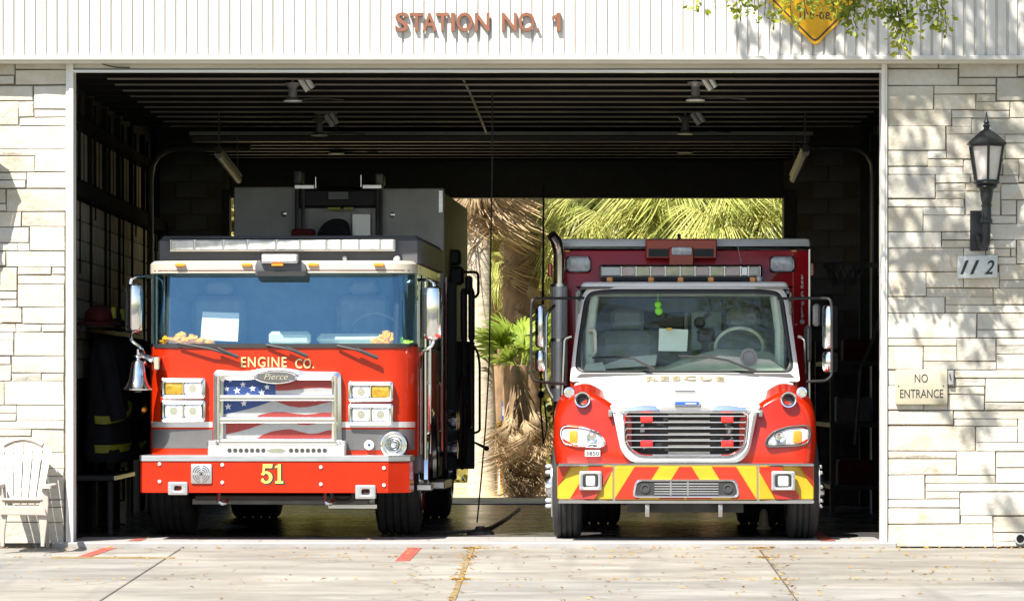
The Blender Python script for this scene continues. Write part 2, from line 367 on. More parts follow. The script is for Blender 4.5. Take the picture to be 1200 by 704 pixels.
class MB:
    def __init__(s): s.v = []; s.f = []; s.mi = []; s.cur = 0
    def add(s, vs, fs):
        o = len(s.v)
        s.v += [tuple(v) for v in vs]
        for f in fs:
            s.f.append([i + o for i in f]); s.mi.append(s.cur)
        return s
    def box(s, x0, x1, y0, y1, z0, z1, bev=0.0):
        if x0 > x1: x0, x1 = x1, x0
        if y0 > y1: y0, y1 = y1, y0
        if z0 > z1: z0, z1 = z1, z0
        if not bev:
            vs = [(x, y, z) for x in (x0, x1) for y in (y0, y1) for z in (z0, z1)]
            return s.add(vs, [(0, 1, 3, 2), (4, 6, 7, 5), (0, 4, 5, 1), (2, 3, 7, 6), (0, 2, 6, 4), (1, 5, 7, 3)])
        b = min(bev, (x1 - x0) * .49, (y1 - y0) * .49, (z1 - z0) * .49)
        vs = []; idx = {}
        for ix in (0, 1):
            for iy in (0, 1):
                for iz in (0, 1):
                    X, Y, Z = (x0, x1)[ix], (y0, y1)[iy], (z0, z1)[iz]
                    xi, yi, zi = X + b * (1 - 2 * ix), Y + b * (1 - 2 * iy), Z + b * (1 - 2 * iz)
                    for a, v in (('x', (X, yi, zi)), ('y', (xi, Y, zi)), ('z', (xi, yi, Z))):
                        idx[(ix, iy, iz, a)] = len(vs); vs.append(v)
        g = lambda *k: idx[k]
        fs = []
        for i in (0, 1):
            fs.append([g(i, 0, 0, 'x'), g(i, 1, 0, 'x'), g(i, 1, 1, 'x'), g(i, 0, 1, 'x')])
            fs.append([g(0, i, 0, 'y'), g(1, i, 0, 'y'), g(1, i, 1, 'y'), g(0, i, 1, 'y')])
            fs.append([g(0, 0, i, 'z'), g(1, 0, i, 'z'), g(1, 1, i, 'z'), g(0, 1, i, 'z')])
            for j in (0, 1):
                fs.append([g(0, i, j, 'y'), g(1, i, j, 'y'), g(1, i, j, 'z'), g(0, i, j, 'z')])
                fs.append([g(i, 0, j, 'x'), g(i, 1, j, 'x'), g(i, 1, j, 'z'), g(i, 0, j, 'z')])
                fs.append([g(i, j, 0, 'x'), g(i, j, 1, 'x'), g(i, j, 1, 'y'), g(i, j, 0, 'y')])
                for k in (0, 1):
                    fs.append([g(i, j, k, 'x'), g(i, j, k, 'y'), g(i, j, k, 'z')])
        return s.add(vs, fs)
    def loft(s, rings, caps=True, closed=True):
        n = len(rings[0]); vs = [p for r in rings for p in r]; fs = []
        for i in range(len(rings) - 1):
            for j in range(n if closed else n - 1):
                k = (j + 1) % n
                fs.append((i * n + j, i * n + k, (i + 1) * n + k, (i + 1) * n + j))
        if caps and closed:
            fs.append(list(range(n))[::-1])
            fs.append([(len(rings) - 1) * n + j for j in range(n)])
        return s.add(vs, fs)
    def grid(s, rows): return s.loft(rows, False, False)
    def slab(s, rows, off):
        """a sheet given as rows of points, thickened by the vector off"""
        o = Vector(off)
        a = [[Vector(p) for p in r] for r in rows]
        b = [[p + o for p in r] for r in a]
        s.grid(a); s.grid(b)
        rim = lambda g: g[0] + [r[-1] for r in g[1:]] + g[-1][::-1][1:] + [r[0] for r in g[-2:0:-1]]
        return s.loft([rim(a), rim(b)], caps=False)
    def prism(s, poly, y0, y1, ch=0.0):
        """polygon in x,z run from y0 (front) to y1, front edge chamfered by ch"""
        if ch:
            q = offset_poly(poly, ch)
            return s.loft([[(x, y0, z) for x, z in q], [(x, y0 + ch * .3, z) for x, z in offset_poly(poly, ch * .3)], [(x, y0 + ch, z) for x, z in poly], [(x, y1, z) for x, z in poly]])
        return s.loft([[(x, y0, z) for x, z in poly], [(x, y1, z) for x, z in poly]])
    def prism_z(s, poly, z0, z1, ch=0.0):
        if ch:
            q = offset_poly(poly, ch)
            return s.loft([[(x, y, z0) for x, y in poly], [(x, y, z1 - ch) for x, y in poly], [(x, y, z1) for x, y in q]])
        return s.loft([[(x, y, z0) for x, y in poly], [(x, y, z1) for x, y in poly]])
    def prism_x(s, poly, x0, x1):
        return s.loft([[(x0, y, z) for y, z in poly], [(x1, y, z) for y, z in poly]])
    def ring(s, outer, inner, y0, y1, dish=0.0):
        """flat frame between two outlines of equal point count in x,z"""
        n = len(outer)
        mid = [((a[0] + b[0]) / 2, (a[1] + b[1]) / 2) for a, b in zip(outer, inner)]
        L = [[(x, y1, z) for x, z in outer], [(x, y0 + dish, z) for x, z in outer], [(x, y0, z) for x, z in mid], [(x, y0 + dish, z) for x, z in inner], [(x, y1, z) for x, z in inner]]
        L.append(L[0])
        return s.loft(L, caps=False)
    def tube(s, pts, r, n=8, caps=True):
        pts = [Vector(p) for p in pts]
        rs = r if isinstance(r, (list, tuple)) else [r] * len(pts)
        rings = []; up = None
        for i, p in enumerate(pts):
            d = (pts[min(i + 1, len(pts) - 1)] - pts[max(i - 1, 0)])
            if d.length < 1e-9: d = Vector((0, 0, 1))
            d.normalize()
            if up is None:
                up = d.cross(Vector((0, 0, 1)))
                if up.length < 0.1: up = d.cross(Vector((1, 0, 0)))
            up = (up - d * up.dot(d)); up.normalize()
            q = d.cross(up)
            rings.append([p + (up * math.cos(a) + q * math.sin(a)) * rs[i] for a in [2 * math.pi * k / n for k in range(n)]])
        return s.loft(rings, caps)
    def bent(s, pts, r, rad_=0.08, n=8, k=4):
        """tube through corners rounded with radius rad_"""
        pts = [Vector(p) for p in pts]; out = [pts[0]]
        for i in range(1, len(pts) - 1):
            a, b, c = pts[i - 1], pts[i], pts[i + 1]
            u, v = a - b, c - b
            rr = min(rad_, u.length * .49, v.length * .49)
            p0, p1 = b + u.normalized() * rr, b + v.normalized() * rr
            for j in range(k + 1):
                t = j / k
                out.append(p0 * (1 - t) ** 2 + b * 2 * t * (1 - t) + p1 * t * t)
        out.append(pts[-1])
        return s.tube(out, r, n)
    def lathe(s, prof, o, ax=(0, 0, 1), n=18, caps=True):
        o = Vector(o); ax = Vector(ax).normalized()
        u = ax.cross(Vector((0, 0, 1)))
        if u.length < 0.1: u = Vector((1, 0, 0))
        u.normalize(); v = ax.cross(u)
        rings = [[o + ax * h + (u * math.cos(a) + v * math.sin(a)) * r for a in [2 * math.pi * k / n for k in range(n)]] for r, h in prof]
        return s.loft(rings, caps)
    def ball(s, c, r, n=10, m=6):
        rx, ry, rz = r if isinstance(r, (tuple, list)) else (r, r, r)
        c = Vector(c); rings = []
        for i in range(m + 1):
            t = math.pi * i / m
            t = min(max(t, 0.02), math.pi - 0.02)
            rings.append([c + Vector((rx * math.sin(t) * math.cos(a), ry * math.sin(t) * math.sin(a), rz * math.cos(t))) for a in [2 * math.pi * k / n for k in range(n)]])
        return s.loft(rings)
    def poly(s, pts): return s.add(pts, [list(range(len(pts)))])
    def xf(s, mat, start=0):
        for i in range(start, len(s.v)): s.v[i] = tuple(mat @ Vector(s.v[i]))
        return s
    def mark(s): return len(s.v)
    def mesh(s, name, mats, smooth=35, recalc=True):
        me = bpy.data.meshes.new(name)
        me.from_pydata(s.v, [], s.f)
        mats = mats if isinstance(mats, (list, tuple)) else [mats]
        for m in mats: me.materials.append(m)
        if len(mats) > 1: me.polygons.foreach_set('material_index', s.mi)
        if recalc:
            b = bmesh.new(); b.from_mesh(me)
            bmesh.ops.recalc_face_normals(b, faces=b.faces)
            b.to_mesh(me); b.free()
        if smooth:
            me.shade_smooth()
            me.set_sharp_from_angle(angle=rad(smooth))
        me.update()
        return me
    def build(s, name, mats, parent=None, smooth=35, world=False, recalc=True, **props):
        """one mesh object; world=True: my points are world points, the parent sits elsewhere"""
        if parent is not None and world:
            s.xf(WM[parent.name].inverted())
        ob = bpy.data.objects.new(name, s.mesh(name, mats, smooth, recalc))
        COL.objects.link(ob)
        if parent is not None:
            ob.parent = parent
            WM[ob.name] = WM[parent.name]
        else:
            WM[ob.name] = Matrix.Identity(4)
        for k, v in props.items(): ob[k] = v
        return ob
WM = {}
def thing(name, label, cat, loc=(0, 0, 0), yaw=0.0, group=None):
    o = bpy.data.objects.new(name, None); COL.objects.link(o)
    o.empty_display_size = 0.2
    o.location = loc; o.rotation_euler = (0, 0, yaw)
    WM[o.name] = Matrix.Translation(Vector(loc)) @ Matrix.Rotation(yaw, 4, 'Z')
    o['label'] = label; o['category'] = cat
    if group: o['group'] = group
    return o
def tag(o, label, cat, group=None):
    o['label'] = label; o['category'] = cat
    if group: o['group'] = group
    return o
def copy_thing(o, loc, label, yaw=None):
    c = o.copy(); COL.objects.link(c); c.location = loc
    if yaw is not None: c.rotation_euler = (0, 0, yaw)
    c['label'] = label
    for ch in o.children:
        d = ch.copy(); COL.objects.link(d); d.parent = c
        for g in ch.children:
            e = g.copy(); COL.objects.link(e); e.parent = d
    return c

FONTC = {}
def text_mb(txt, x0, x1, z0, z1, y, depth=0.004, bold=0.0, shear=0.0, space=1.0):
    """letters fitted into the box x0..x1, z0..z1, their front at y, facing -y"""
    cu = bpy.data.curves.new('lettering', 'FONT')
    cu.body = txt; cu.extrude = 0.1; cu.offset = bold; cu.shear = shear; cu.space_character = space
    cu.resolution_u = 3
    ob = bpy.data.objects.new('lettering_curve', cu)
    COL.objects.link(ob)
    dg = bpy.context.evaluated_depsgraph_get()
    me = bpy.data.meshes.new_from_object(ob.evaluated_get(dg))
    bpy.data.objects.remove(ob); bpy.data.curves.remove(cu)
    vs = [v.co.copy() for v in me.vertices]
    fs = [list(p.vertices) for p in me.polygons]
    bpy.data.meshes.remove(me)
    ax, bx = min(v.x for v in vs), max(v.x for v in vs)
    az, bz = min(v.y for v in vs), max(v.y for v in vs)
    out = []
    for v in vs:
        out.append((x0 + (v.x - ax) / (bx - ax) * (x1 - x0), y + depth * (0.1 - v.z) / 0.2, z0 + (v.y - az) / (bz - az) * (z1 - z0)))
    m = MB(); m.add(out, fs)
    return m

class Frame:
    """a vehicle's own axes: x to the right in the photo, y backwards; (px, py) traced on its plane y = l"""
    def __init__(s, x, y, yaw): s.x, s.y, s.c, s.s = x, y, math.cos(yaw), math.sin(yaw)
    def X(s, px, l):
        lx = 0.0
        for _ in range(5):
            wy = s.y + lx * s.s + l * s.c
            wx = (px - 600) * (CAM_D + wy) / FPX
            lx = (wx - s.x + l * s.s) / s.c
        return lx
    def Z(s, py, l, lx=0.0):
        wy = s.y + lx * s.s + l * s.c
        return CAM_H - (py - 455) * (CAM_D + wy) / FPX
# ================================================================== THE SETTING
def structure(mb, name, m, **k):
    o = mb.build(name, m, **k); o['kind'] = 'structure'; return o

def apron_z(d): return -0.05 + 0.019 * (d + 0.12)
def AP(px, py):
    q = py - 455
    d = (FPX * 1.4877 - CAM_D * q) / (q + 95)
    return Vector(((px - 600) * (CAM_D + d) / FPX, d, apron_z(d)))

structure(MB().box(-600, 600, -600, 900, -0.9, -0.42), 'ground', ground_m)
structure(MB().box(-80, 80, -34, -12.02, -0.41, -0.285), 'street', street_m)
structure(MB().box(-26, 26, 13.25, 60, -0.4, -0.012), 'back_yard', yard_m)
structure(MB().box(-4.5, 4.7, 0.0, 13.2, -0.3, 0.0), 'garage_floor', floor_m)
# sunlight on the floor painted as a pale strip, and the raised lip
structure(MB().box(-4.15, 3.5, 0.0, 1.35, -0.2, 0.004), 'sunlit_floor_strip', lip_m)
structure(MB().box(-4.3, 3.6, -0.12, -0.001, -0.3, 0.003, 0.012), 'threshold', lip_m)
# apron: slabs between the joints traced on the ground
apron = structure(MB().add([(-9, -12, apron_z(-12) - .06), (9, -12, apron_z(-12) - .06), (9, -.13, -.11), (-9, -.13, -.11)], [(0, 1, 2, 3)]), 'apron', mortar_m)
def joint_x(a, b):
    p, q = AP(*a), AP(*b)
    return lambda d: p.x + (q.x - p.x) * (d - p.y) / (q.y - p.y)
jl = [lambda d: -9.0, joint_x((197, 652), (118, 703)), joint_x((556, 637), (528, 703)), joint_x((888, 640), (935, 703)), lambda d: 6.6, lambda d: 9.0]
d653, d678 = AP(0, 653).y, AP(0, 679).y
rows_c = [[-.125, d653, d678, -5.6, -12], [-.125, AP(0, 657).y, AP(0, 678).y, -7.5, -12], [-.125, -4.9, -12], [-.125, -5.6, -12], [-.125, -5.6, -12]]
for c in range(5):
    rr = rows_c[c]
    for i in range(len(rr) - 1):
        a, b = rr[i] - (0.006 if i else 0), rr[i + 1] + 0.006
        xl = lambda d: jl[c](d) + 0.007
        xr = lambda d: jl[c + 1](d) - 0.007
        top = [(xl(a), a), (xr(a), a), (xr(b), b), (xl(b), b)]
        MB().loft([[(x, y, apron_z(y) - 0.12) for x, y in top], [(x, y, apron_z(y) - 0.006) for x, y in top],
                   [(x, y, apron_z(y)) for x, y in offset_poly(top, 0.006)]]).build('slab', concrete_m, apron, smooth=0)
def ground_mark(name, pts, m, lift=0.004):
    q = [AP(*p) + Vector((0, 0, lift)) for p in pts]
    b = [p - Vector((0, 0, lift + .002)) for p in q]
    return structure(MB().loft([q, b]), name, m, smooth=0)
ground_mark('red_guide_line', [(134, 637.6), (149, 637.6), (126, 645.5), (104, 653), (88, 653), (112, 645)], redline_m)
ground_mark('red_guide_line', [(482, 637.8), (498, 637.8), (480, 657), (463, 657)], redline_m)
ground_mark('stained_joint', [(553, 637.5), (558, 637.5), (549, 660), (534, 703), (527, 703), (543, 660)], stain_m, 0.006)
ground_mark('stained_joint', [(60, 652.6), (205, 652.6), (205, 654.2), (60, 654.2)], stain_m, 0.006)
structure(MB().add([(PX(953, 2.4), 3.4, .008), (PX(962, 2.4), 3.4, .008), (PX(980, .2), .2, .008), (PX(962, .2), .2, .008)], [(0, 1, 2, 3)]), 'red_guide_line', redline_m)
structure(MB().add([(PX(150, .2), .2, .008), (PX(164, .2), .2, .008), (PX(172, .8), .8, .008), (PX(160, .8), .8, .008)], [(0, 1, 2, 3)]), 'red_guide_line', redline_m)
structure(MB().box(-3.4, 3.3, 12.95, 13.24, -0.1, 0.012), 'blue_door_sill', blue_m)

# ------------------------------------------------------------------ the fire station
station = thing('fire_station', 'single storey fire station with pale stone walls and white ribbed fascia', 'building')
XL, XR = PX(85), PX(1034)                # clear opening
part = lambda mb, name, m, **k: mb.build(name, m, station, **k)

LEFT = [('a', 0, 60, 3.52, """-60,48,60,98 65,50,277,72 65,80,277,137 -60,104,57,135 -90,145,135,203 141,145,274,237 -70,210,75,303 79,210,137,270
143,243,273,270 83,276,272,305 -70,311,272,402 -60,407,145,430 -60,436,142,495 147,407,271,495 -70,503,107,530 -70,535,105,563 112,503,270,563
-40,570,22,625 -40,632,24,658 28,570,271,660 -60,665,86,722 92,665,268,722"""),
        ('b', 0, 250, 3.52, """-60,60,117,118 -50,123,70,152 73,123,119,152 124,58,266,152 -50,160,22,214 28,158,266,218 -60,225,68,317 75,223,211,250 216,223,264,250
76,256,264,289 76,294,263,384 -60,323,68,352 10,357,68,384 -60,357,7,450 10,390,89,448 94,390,263,452 -60,457,64,486 68,458,168,486 173,458,263,486
-60,492,55,518 -60,523,55,585 60,491,262,585 -60,592,42,620 -60,626,45,690 50,591,262,655 50,660,169,690 173,660,262,690"""),
        ('c', 0, 440, 3.52, """-60,27,16,118 20,25,262,118 -60,124,65,152 -60,157,66,184 70,124,262,184 -60,188,262,217 -60,222,128,248 -60,253,128,316 131,221,262,314
-60,320,120,378 124,320,262,378 -60,383,90,410 94,383,262,410 -60,415,170,508 174,415,262,508 -60,513,140,540 144,513,262,540 -60,545,110,600 114,545,262,602 -60,606,262,690""")]
RIGHT = [('a', 1030, 60, 4.694, """48,52,325,92 333,52,434,92 442,52,758,140 765,54,900,136 48,101,432,184 442,149,642,186 650,151,900,270 48,194,298,318 306,194,642,232
306,239,531,318 537,239,641,276 537,281,716,322 722,280,900,364 48,325,398,408 405,328,716,366 405,371,508,412 512,371,900,455 48,415,364,542
374,417,508,454 374,460,690,590 696,460,900,500 696,505,900,590 272,548,368,590 48,549,268,630 272,596,462,634 48,638,462,677 467,596,680,677 684,598,766,680 772,598,900,716"""),
         ('b', 1030, 200, 4.694, """48,25,308,150 314,25,500,64 314,69,474,112 505,25,655,64 660,28,766,66 480,69,668,112 674,77,900,158 314,117,472,154 48,159,467,198
478,117,668,242 676,164,753,242 760,164,900,290 48,206,240,332 246,205,470,241 246,248,592,332 600,249,753,287 598,294,900,376 48,340,342,421
349,340,592,378 349,384,592,421 598,384,752,424 590,430,722,470 728,430,752,470 760,384,900,510 48,428,464,552 470,428,584,470 470,476,640,552 647,476,753,512 664,518,900,598
48,560,256,688 263,560,462,641 468,560,658,641 664,604,900,644 263,649,626,693 632,650,900,733"""),
         ('c', 1030, 340, 4.694, """48,40,361,122 368,40,626,76 368,84,900,123 48,129,534,259 543,130,900,212 543,218,900,259 48,266,426,303 48,310,240,434 247,310,426,388
432,266,642,388 247,395,642,434 650,266,900,300 650,308,900,348 650,354,900,434 48,442,374,520 380,442,412,526 418,442,900,480 418,488,582,526
48,527,245,655 251,533,374,655 380,533,578,569 380,575,578,655 588,488,900,612 588,620,900,656 48,664,406,736"""),
         ('d', 1030, 490, 4.694, """414,-38,900,0 416,5,760,40 768,5,900,132 48,46,527,174 534,47,760,130 534,137,900,178 48,183,422,218 48,225,422,306 430,183,638,308
646,188,900,266 646,273,900,352 48,314,250,440 260,316,638,354 260,361,900,398 260,406,442,440 48,448,442,488 48,496,442,576 450,405,900,530 456,537,624,576
48,585,624,702 632,541,900,622 632,629,900,672 632,678,900,704""")]
def stone_obj(x0, x1, z0, z1, parent, out=None):
    """one rough ashlar: chamfered face standing unevenly proud of the joint"""
    f = -RND.uniform(0.0, 0.012)
    j = lambda: RND.uniform(-0.003, 0.003)
    o = [(x0 + j(), z0 + j()), (x1 + j(), z0 + j()), (x1 + j(), z1 + j()), (x0 + j(), z1 + j())]
    q = offset_poly(o, RND.uniform(0.003, 0.008))
    tilt = [RND.uniform(-0.006, 0.006) for _ in range(4)]
    m = out if out is not None else MB()
    k = 0
    rings = [[(x, 0.06, z) for x, z in o], [(x, f + 0.010, z) for x, z in o], [(x, f + t, z) for (x, z), t in zip(q, tilt)]]
    # split face: one extra point in the middle, pushed in or out
    n0 = m.mark()
    m.loft(rings, caps=False)
    c = (sum(p[0] for p in q) / 4 + RND.uniform(-.2, .2) * (x1 - x0), f + RND.uniform(-0.010, 0.006), sum(p[1] for p in q) / 4)
    m.add([rings[2][0], rings[2][1], rings[2][2], rings[2][3], c], [(0, 1, 4), (1, 2, 4), (2, 3, 4), (3, 0, 4)])
    if out is None:
        return m.build('stone', stone_m, parent, smooth=0)
def stone_wall(data, x0, x1):
    back = MB().box(x0, x1, 0.022, 0.30, -0.2, 4.62)
    wall = part(back, 'stone_wall', mortar_m)
    xs0, xs1 = [], []
    for _, ox, oy, k, s in data:
        for t in s.split():
            a, b, c, d = [float(v) for v in t.split(',')]
            X0, X1 = PX(ox + a / k), PX(ox + c / k)
            Z1, Z0 = PZ(oy + b / k), PZ(oy + d / k)
            X0 = max(X0, x0); X1 = min(X1, x1)
            stone_obj(X0 - .003, X1 + .003, max(Z0 - .004, -0.04), Z1 + .003, wall)
    return wall
wl = stone_wall(LEFT, -7.0, PX(78))
wr = stone_wall(RIGHT, PX(1040), 7.4)
# the facing runs on beyond the picture
def more_stone(wall, x0, x1):
    m = MB(); z = -0.04
    while z < 4.5:
        h = RND.choice([0.09, 0.12, 0.17, 0.21])
        h = min(h, 4.55 - z); x = x0
        while x < x1 - 0.05:
            w_ = min(RND.uniform(0.22, 0.75), x1 - x)
            stone_obj(x + .006, x + w_ - .006, z + .006, z + h - .006, None, m); x += w_
        z += h
    o = m.build('stone_facing', stone_m, wall, smooth=0); o['kind'] = 'stuff'
more_stone(wl, -7.0, -5.02); more_stone(wr, PX(1030 + 900 / 4.694) + .01, 7.4)

# steel jambs and header of the door opening
part(MB().box(PX(77.6), XL, -0.035, 0.34, -0.05, 4.60, 0.006).box(PX(81.5), XL + .012, -0.05, -0.033, -0.05, 4.55, 0.003), 'door_jamb', jamb_m)
part(MB().box(XR, PX(1039.6), -0.035, 0.34, -0.05, 4.60, 0.006).box(XR - .012, PX(1036.5), -0.05, -0.033, -0.05, 4.55, 0.003), 'door_jamb', jamb_m)
part(MB().box(PX(78), PX(1039), -0.02, 0.36, PZ(81), 4.66, 0.006), 'door_header', trim_m)
part(MB().box(XL, XR, -0.045, 0.02, PZ(85.6), PZ(82.3), 0.003), 'header_strip', white_m)
part(MB().box(XL, XR, 0.0, 0.05, PZ(82.4), PZ(80.8)), 'header_shadow_gap', steel_dark_m)
part(MB().box(-7.2, 7.6, -0.19, 0.0, PZ(74.5, -.1), PZ(71, -.1), 0.004), 'soffit', trim_m)
part(MB().tube([P(120, 75, -.06), P(126, 77, -.06), P(135, 79, -.05), P(152, 79.5, -.05)], 0.006, 5), 'loose_wire', black_m)

# ribbed fascia
prof = []
x = PX(447, -.2) - 0.1007 * 60
while x < 7.6:
    prof += [(x - 0.013, -0.2), (x - 0.008, -0.176), (x + 0.008, -0.176), (x + 0.013, -0.2)]
    x += 0.1007
ZF0, ZF1 = PZ(67, -.2), 6.25
back_p = [(prof[-1][0], -0.15), (prof[0][0], -0.15)]
m = MB()
m.grid([[(px, py, z) for px, py in prof] for z in (ZF0, ZF1)])
m.add([(prof[0][0], -.15, ZF0), (prof[-1][0], -.15, ZF0), (prof[-1][0], -.15, ZF1), (prof[0][0], -.15, ZF1)], [(0, 1, 2, 3)])
part(m, 'fascia_sheet', fascia_m, smooth=0)
part(MB().box(-7.3, 7.6, -0.225, -0.14, PZ(70.6, -.2), PZ(65.4, -.2), 0.006), 'fascia_flashing', fascia_m)
part(MB().box(-7.2, 7.5, -0.14, 13.4, 5.05, 5.25), 'roof', grey_m)
part(MB().box(-7.3, 7.6, -0.2, -0.0, 6.24, 6.30), 'parapet_cap', fascia_m)

# side walls, back wall with its own opening, ceiling
BX0, BX1, BZ = -3.5, PX(918, 13), PZ(232, 13)
part(MB().box(-7.2, -7.0, 0.0, 13.2, -0.2, 5.05), 'outer_wall', greyblock_m)
part(MB().box(7.3, 7.5, 0.0, 13.2, -0.2, 5.05), 'outer_wall', greyblock_m)
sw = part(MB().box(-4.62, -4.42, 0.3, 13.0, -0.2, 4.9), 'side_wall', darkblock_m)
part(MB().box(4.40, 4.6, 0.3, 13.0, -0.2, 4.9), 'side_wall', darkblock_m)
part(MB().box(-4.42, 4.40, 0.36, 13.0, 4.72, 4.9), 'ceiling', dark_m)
bw = part(MB().box(-7.0, BX0, 13.0, 13.24, -0.2, 5.05), 'back_wall', mortar_m)
bw2 = part(MB().box(BX1, 7.3, 13.0, 13.24, -0.2, 5.05), 'back_wall', mortar_m)
part(MB().box(BX0, BX1, 12.98, 13.24, BZ, 5.05), 'back_lintel', steel_dark_m)
part(MB().box(BX1, BX1 + .14, 12.9, 13.1, 0, BZ + .1), 'back_jamb', steel_dark_m)
part(MB().box(BX0 - .1, BX0, 12.9, 13.1, 0, BZ + .1), 'back_jamb', steel_dark_m)
# blocks of the back wall, right of the back door, and left behind the engine
def block_mesh(wx, wy, wz, m_):
    return MB().box(-wx / 2, wx / 2, -wy / 2, wy / 2, -wz / 2, wz / 2, 0.008).mesh('block', m_, smooth=0)
bm_back = block_mesh(0.392, 0.05, 0.192, greyblock_m)
def put(me, name, loc, parent):
    o = bpy.data.objects.new(name, me); COL.objects.link(o); o.location = loc; o.parent = parent
    return o
for r_ in range(22):
    z = 0.1 + r_ * 0.2
    for c_ in range(3):
        xx = BX1 + 0.36 + c_ * 0.4 + (0.2 if r_ % 2 else 0)
        if xx < 4.28: put(bm_back, 'block', (xx, 12.985, z), bw2)
    for c_ in range(3):
        xx = BX0 - 0.28 - c_ * 0.4 - (0.2 if r_ % 2 else 0)
        if xx > -4.3 and z > 2: put(bm_back, 'block', (xx, 12.985, z), bw)
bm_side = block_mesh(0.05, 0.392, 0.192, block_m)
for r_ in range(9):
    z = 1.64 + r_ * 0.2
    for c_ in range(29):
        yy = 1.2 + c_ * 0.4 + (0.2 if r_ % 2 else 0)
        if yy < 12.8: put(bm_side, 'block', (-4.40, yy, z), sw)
# clerestory windows along that wall, over a dark timber ledge
part(MB().box(-4.42, -4.27, 0.5, 12.9, 3.36, 3.50, .01), 'timber_ledge', mattdark_m)
part(MB().box(-4.42, -4.36, 0.5, 12.9, 4.10, 4.20, .01), 'timber_ledge', mattdark_m)
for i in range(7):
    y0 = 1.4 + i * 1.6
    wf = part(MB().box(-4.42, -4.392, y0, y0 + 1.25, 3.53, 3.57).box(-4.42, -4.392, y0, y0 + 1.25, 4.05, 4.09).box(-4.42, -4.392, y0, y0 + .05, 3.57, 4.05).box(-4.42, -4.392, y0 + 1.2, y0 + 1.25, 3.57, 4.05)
              .box(-4.42, -4.392, y0 + .41, y0 + .45, 3.57, 4.05).box(-4.42, -4.392, y0 + .80, y0 + .84, 3.57, 4.05), 'window', mattdark_m)
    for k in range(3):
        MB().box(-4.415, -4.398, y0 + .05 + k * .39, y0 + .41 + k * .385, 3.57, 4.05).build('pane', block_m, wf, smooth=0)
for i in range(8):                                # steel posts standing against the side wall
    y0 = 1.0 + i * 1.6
    part(MB().box(-4.41, -4.355, y0, y0 + 0.1, 0, 4.45, .008), 'wall_post', mattdark_m)
    part(MB().tube([(-4.375, y0 + .55, 4.4), (-4.375, y0 + .55, 2.0 + .6 * (i % 3))], 0.018, 6), 'wall_pipe', mattdark_m)
    part(MB().box(4.25, 4.39, y0, y0 + 0.1, 0, 4.45, .008), 'wall_post', steel_dark_m)
# ceiling purlins; a pale strip paints the light along the bottom flange
for i, py in enumerate([92.5, 99.3, 106.3, 113, 119.6, 125.6, 131.2, 136.8, 142.6, 148.2]):
    zb = 4.42
    d = CAM_D * (1 / ((455 - py) / 125 / (zb - CAM_H)) - 1)
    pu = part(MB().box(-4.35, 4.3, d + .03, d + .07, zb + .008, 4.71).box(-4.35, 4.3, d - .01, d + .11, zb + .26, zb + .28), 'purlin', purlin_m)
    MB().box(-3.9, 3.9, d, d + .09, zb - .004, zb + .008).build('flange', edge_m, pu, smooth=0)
# the back door, rolled up under the ceiling: ribbed leaves
bd = part(MB().box(-3.7, 3.45, 8.9, 12.9, 4.34, 4.38), 'overhead_door', grey_m)
for i in range(6):
    y0 = 8.92 + i * .66
    MB().box(-3.68, 3.43, y0, y0 + .63, 4.27, 4.34, .015).build('door_leaf', visor_m, bd, smooth=0)
    MB().box(-3.68, 3.43, y0 + .28, y0 + .34, 4.245, 4.268).build('door_rib', purlin_m, bd, smooth=0)
part(MB().bent([(-4.15, 9.0, 0), (-4.15, 9.0, 4.2), (-3.0, 9.0, 4.2)], .035, .35), 'door_track', bay_m)
part(MB().bent([(4.15, 9.0, 0), (4.15, 9.0, 4.2), (3.3, 9.0, 4.2)], .03, .3), 'door_track', bay_m)
part(MB().tube([P(541, 89, 1.2), P(552, 112, 3.6), P(570, 156, 8.6)], [.012, .013, .014], 6), 'ceiling_conduit', edge_m)

# raised letters on the fascia
sg = thing('station_lettering', 'rust brown raised capitals reading STATION NO. 1 on the white fascia', 'sign', P(560, 26, -.22))
def letter(ch, x0, x1, y0, y1):
    if ch == '1':
        q = [(PX(u, -.22), PZ(v, -.22)) for u, v in ((652.2, 37), (657, 37), (657, 15.5), (653, 15.5), (650.5, 18.5), (647, 19.5), (647, 23.5), (652.2, 22.2))]
        MB().prism(q, -.245, -.205).build('letter', oldbrown_m, sg, smooth=0, world=True); return
    text_mb(ch, PX(x0, -.22), PX(x1, -.22), PZ(y1, -.22), PZ(y0, -.22), -.245, .04, bold=0.02).build('letter', oldbrown_m, sg, smooth=0, world=True)
for ch, a, b in [('S', 463, 479), ('T', 480, 496), ('A', 495, 512), ('T', 511, 526), ('I', 528.5, 533), ('O', 535, 554), ('N', 556.5, 573.5), ('N', 588, 605.5), ('O', 607.5, 626.5), ('1', 647, 657)]:
    letter(ch, a, b, 15.5 if ch not in 'SO' else 15, 37 if ch not in 'SO' else 37.5)
letter('.', 628, 632, 33, 37)

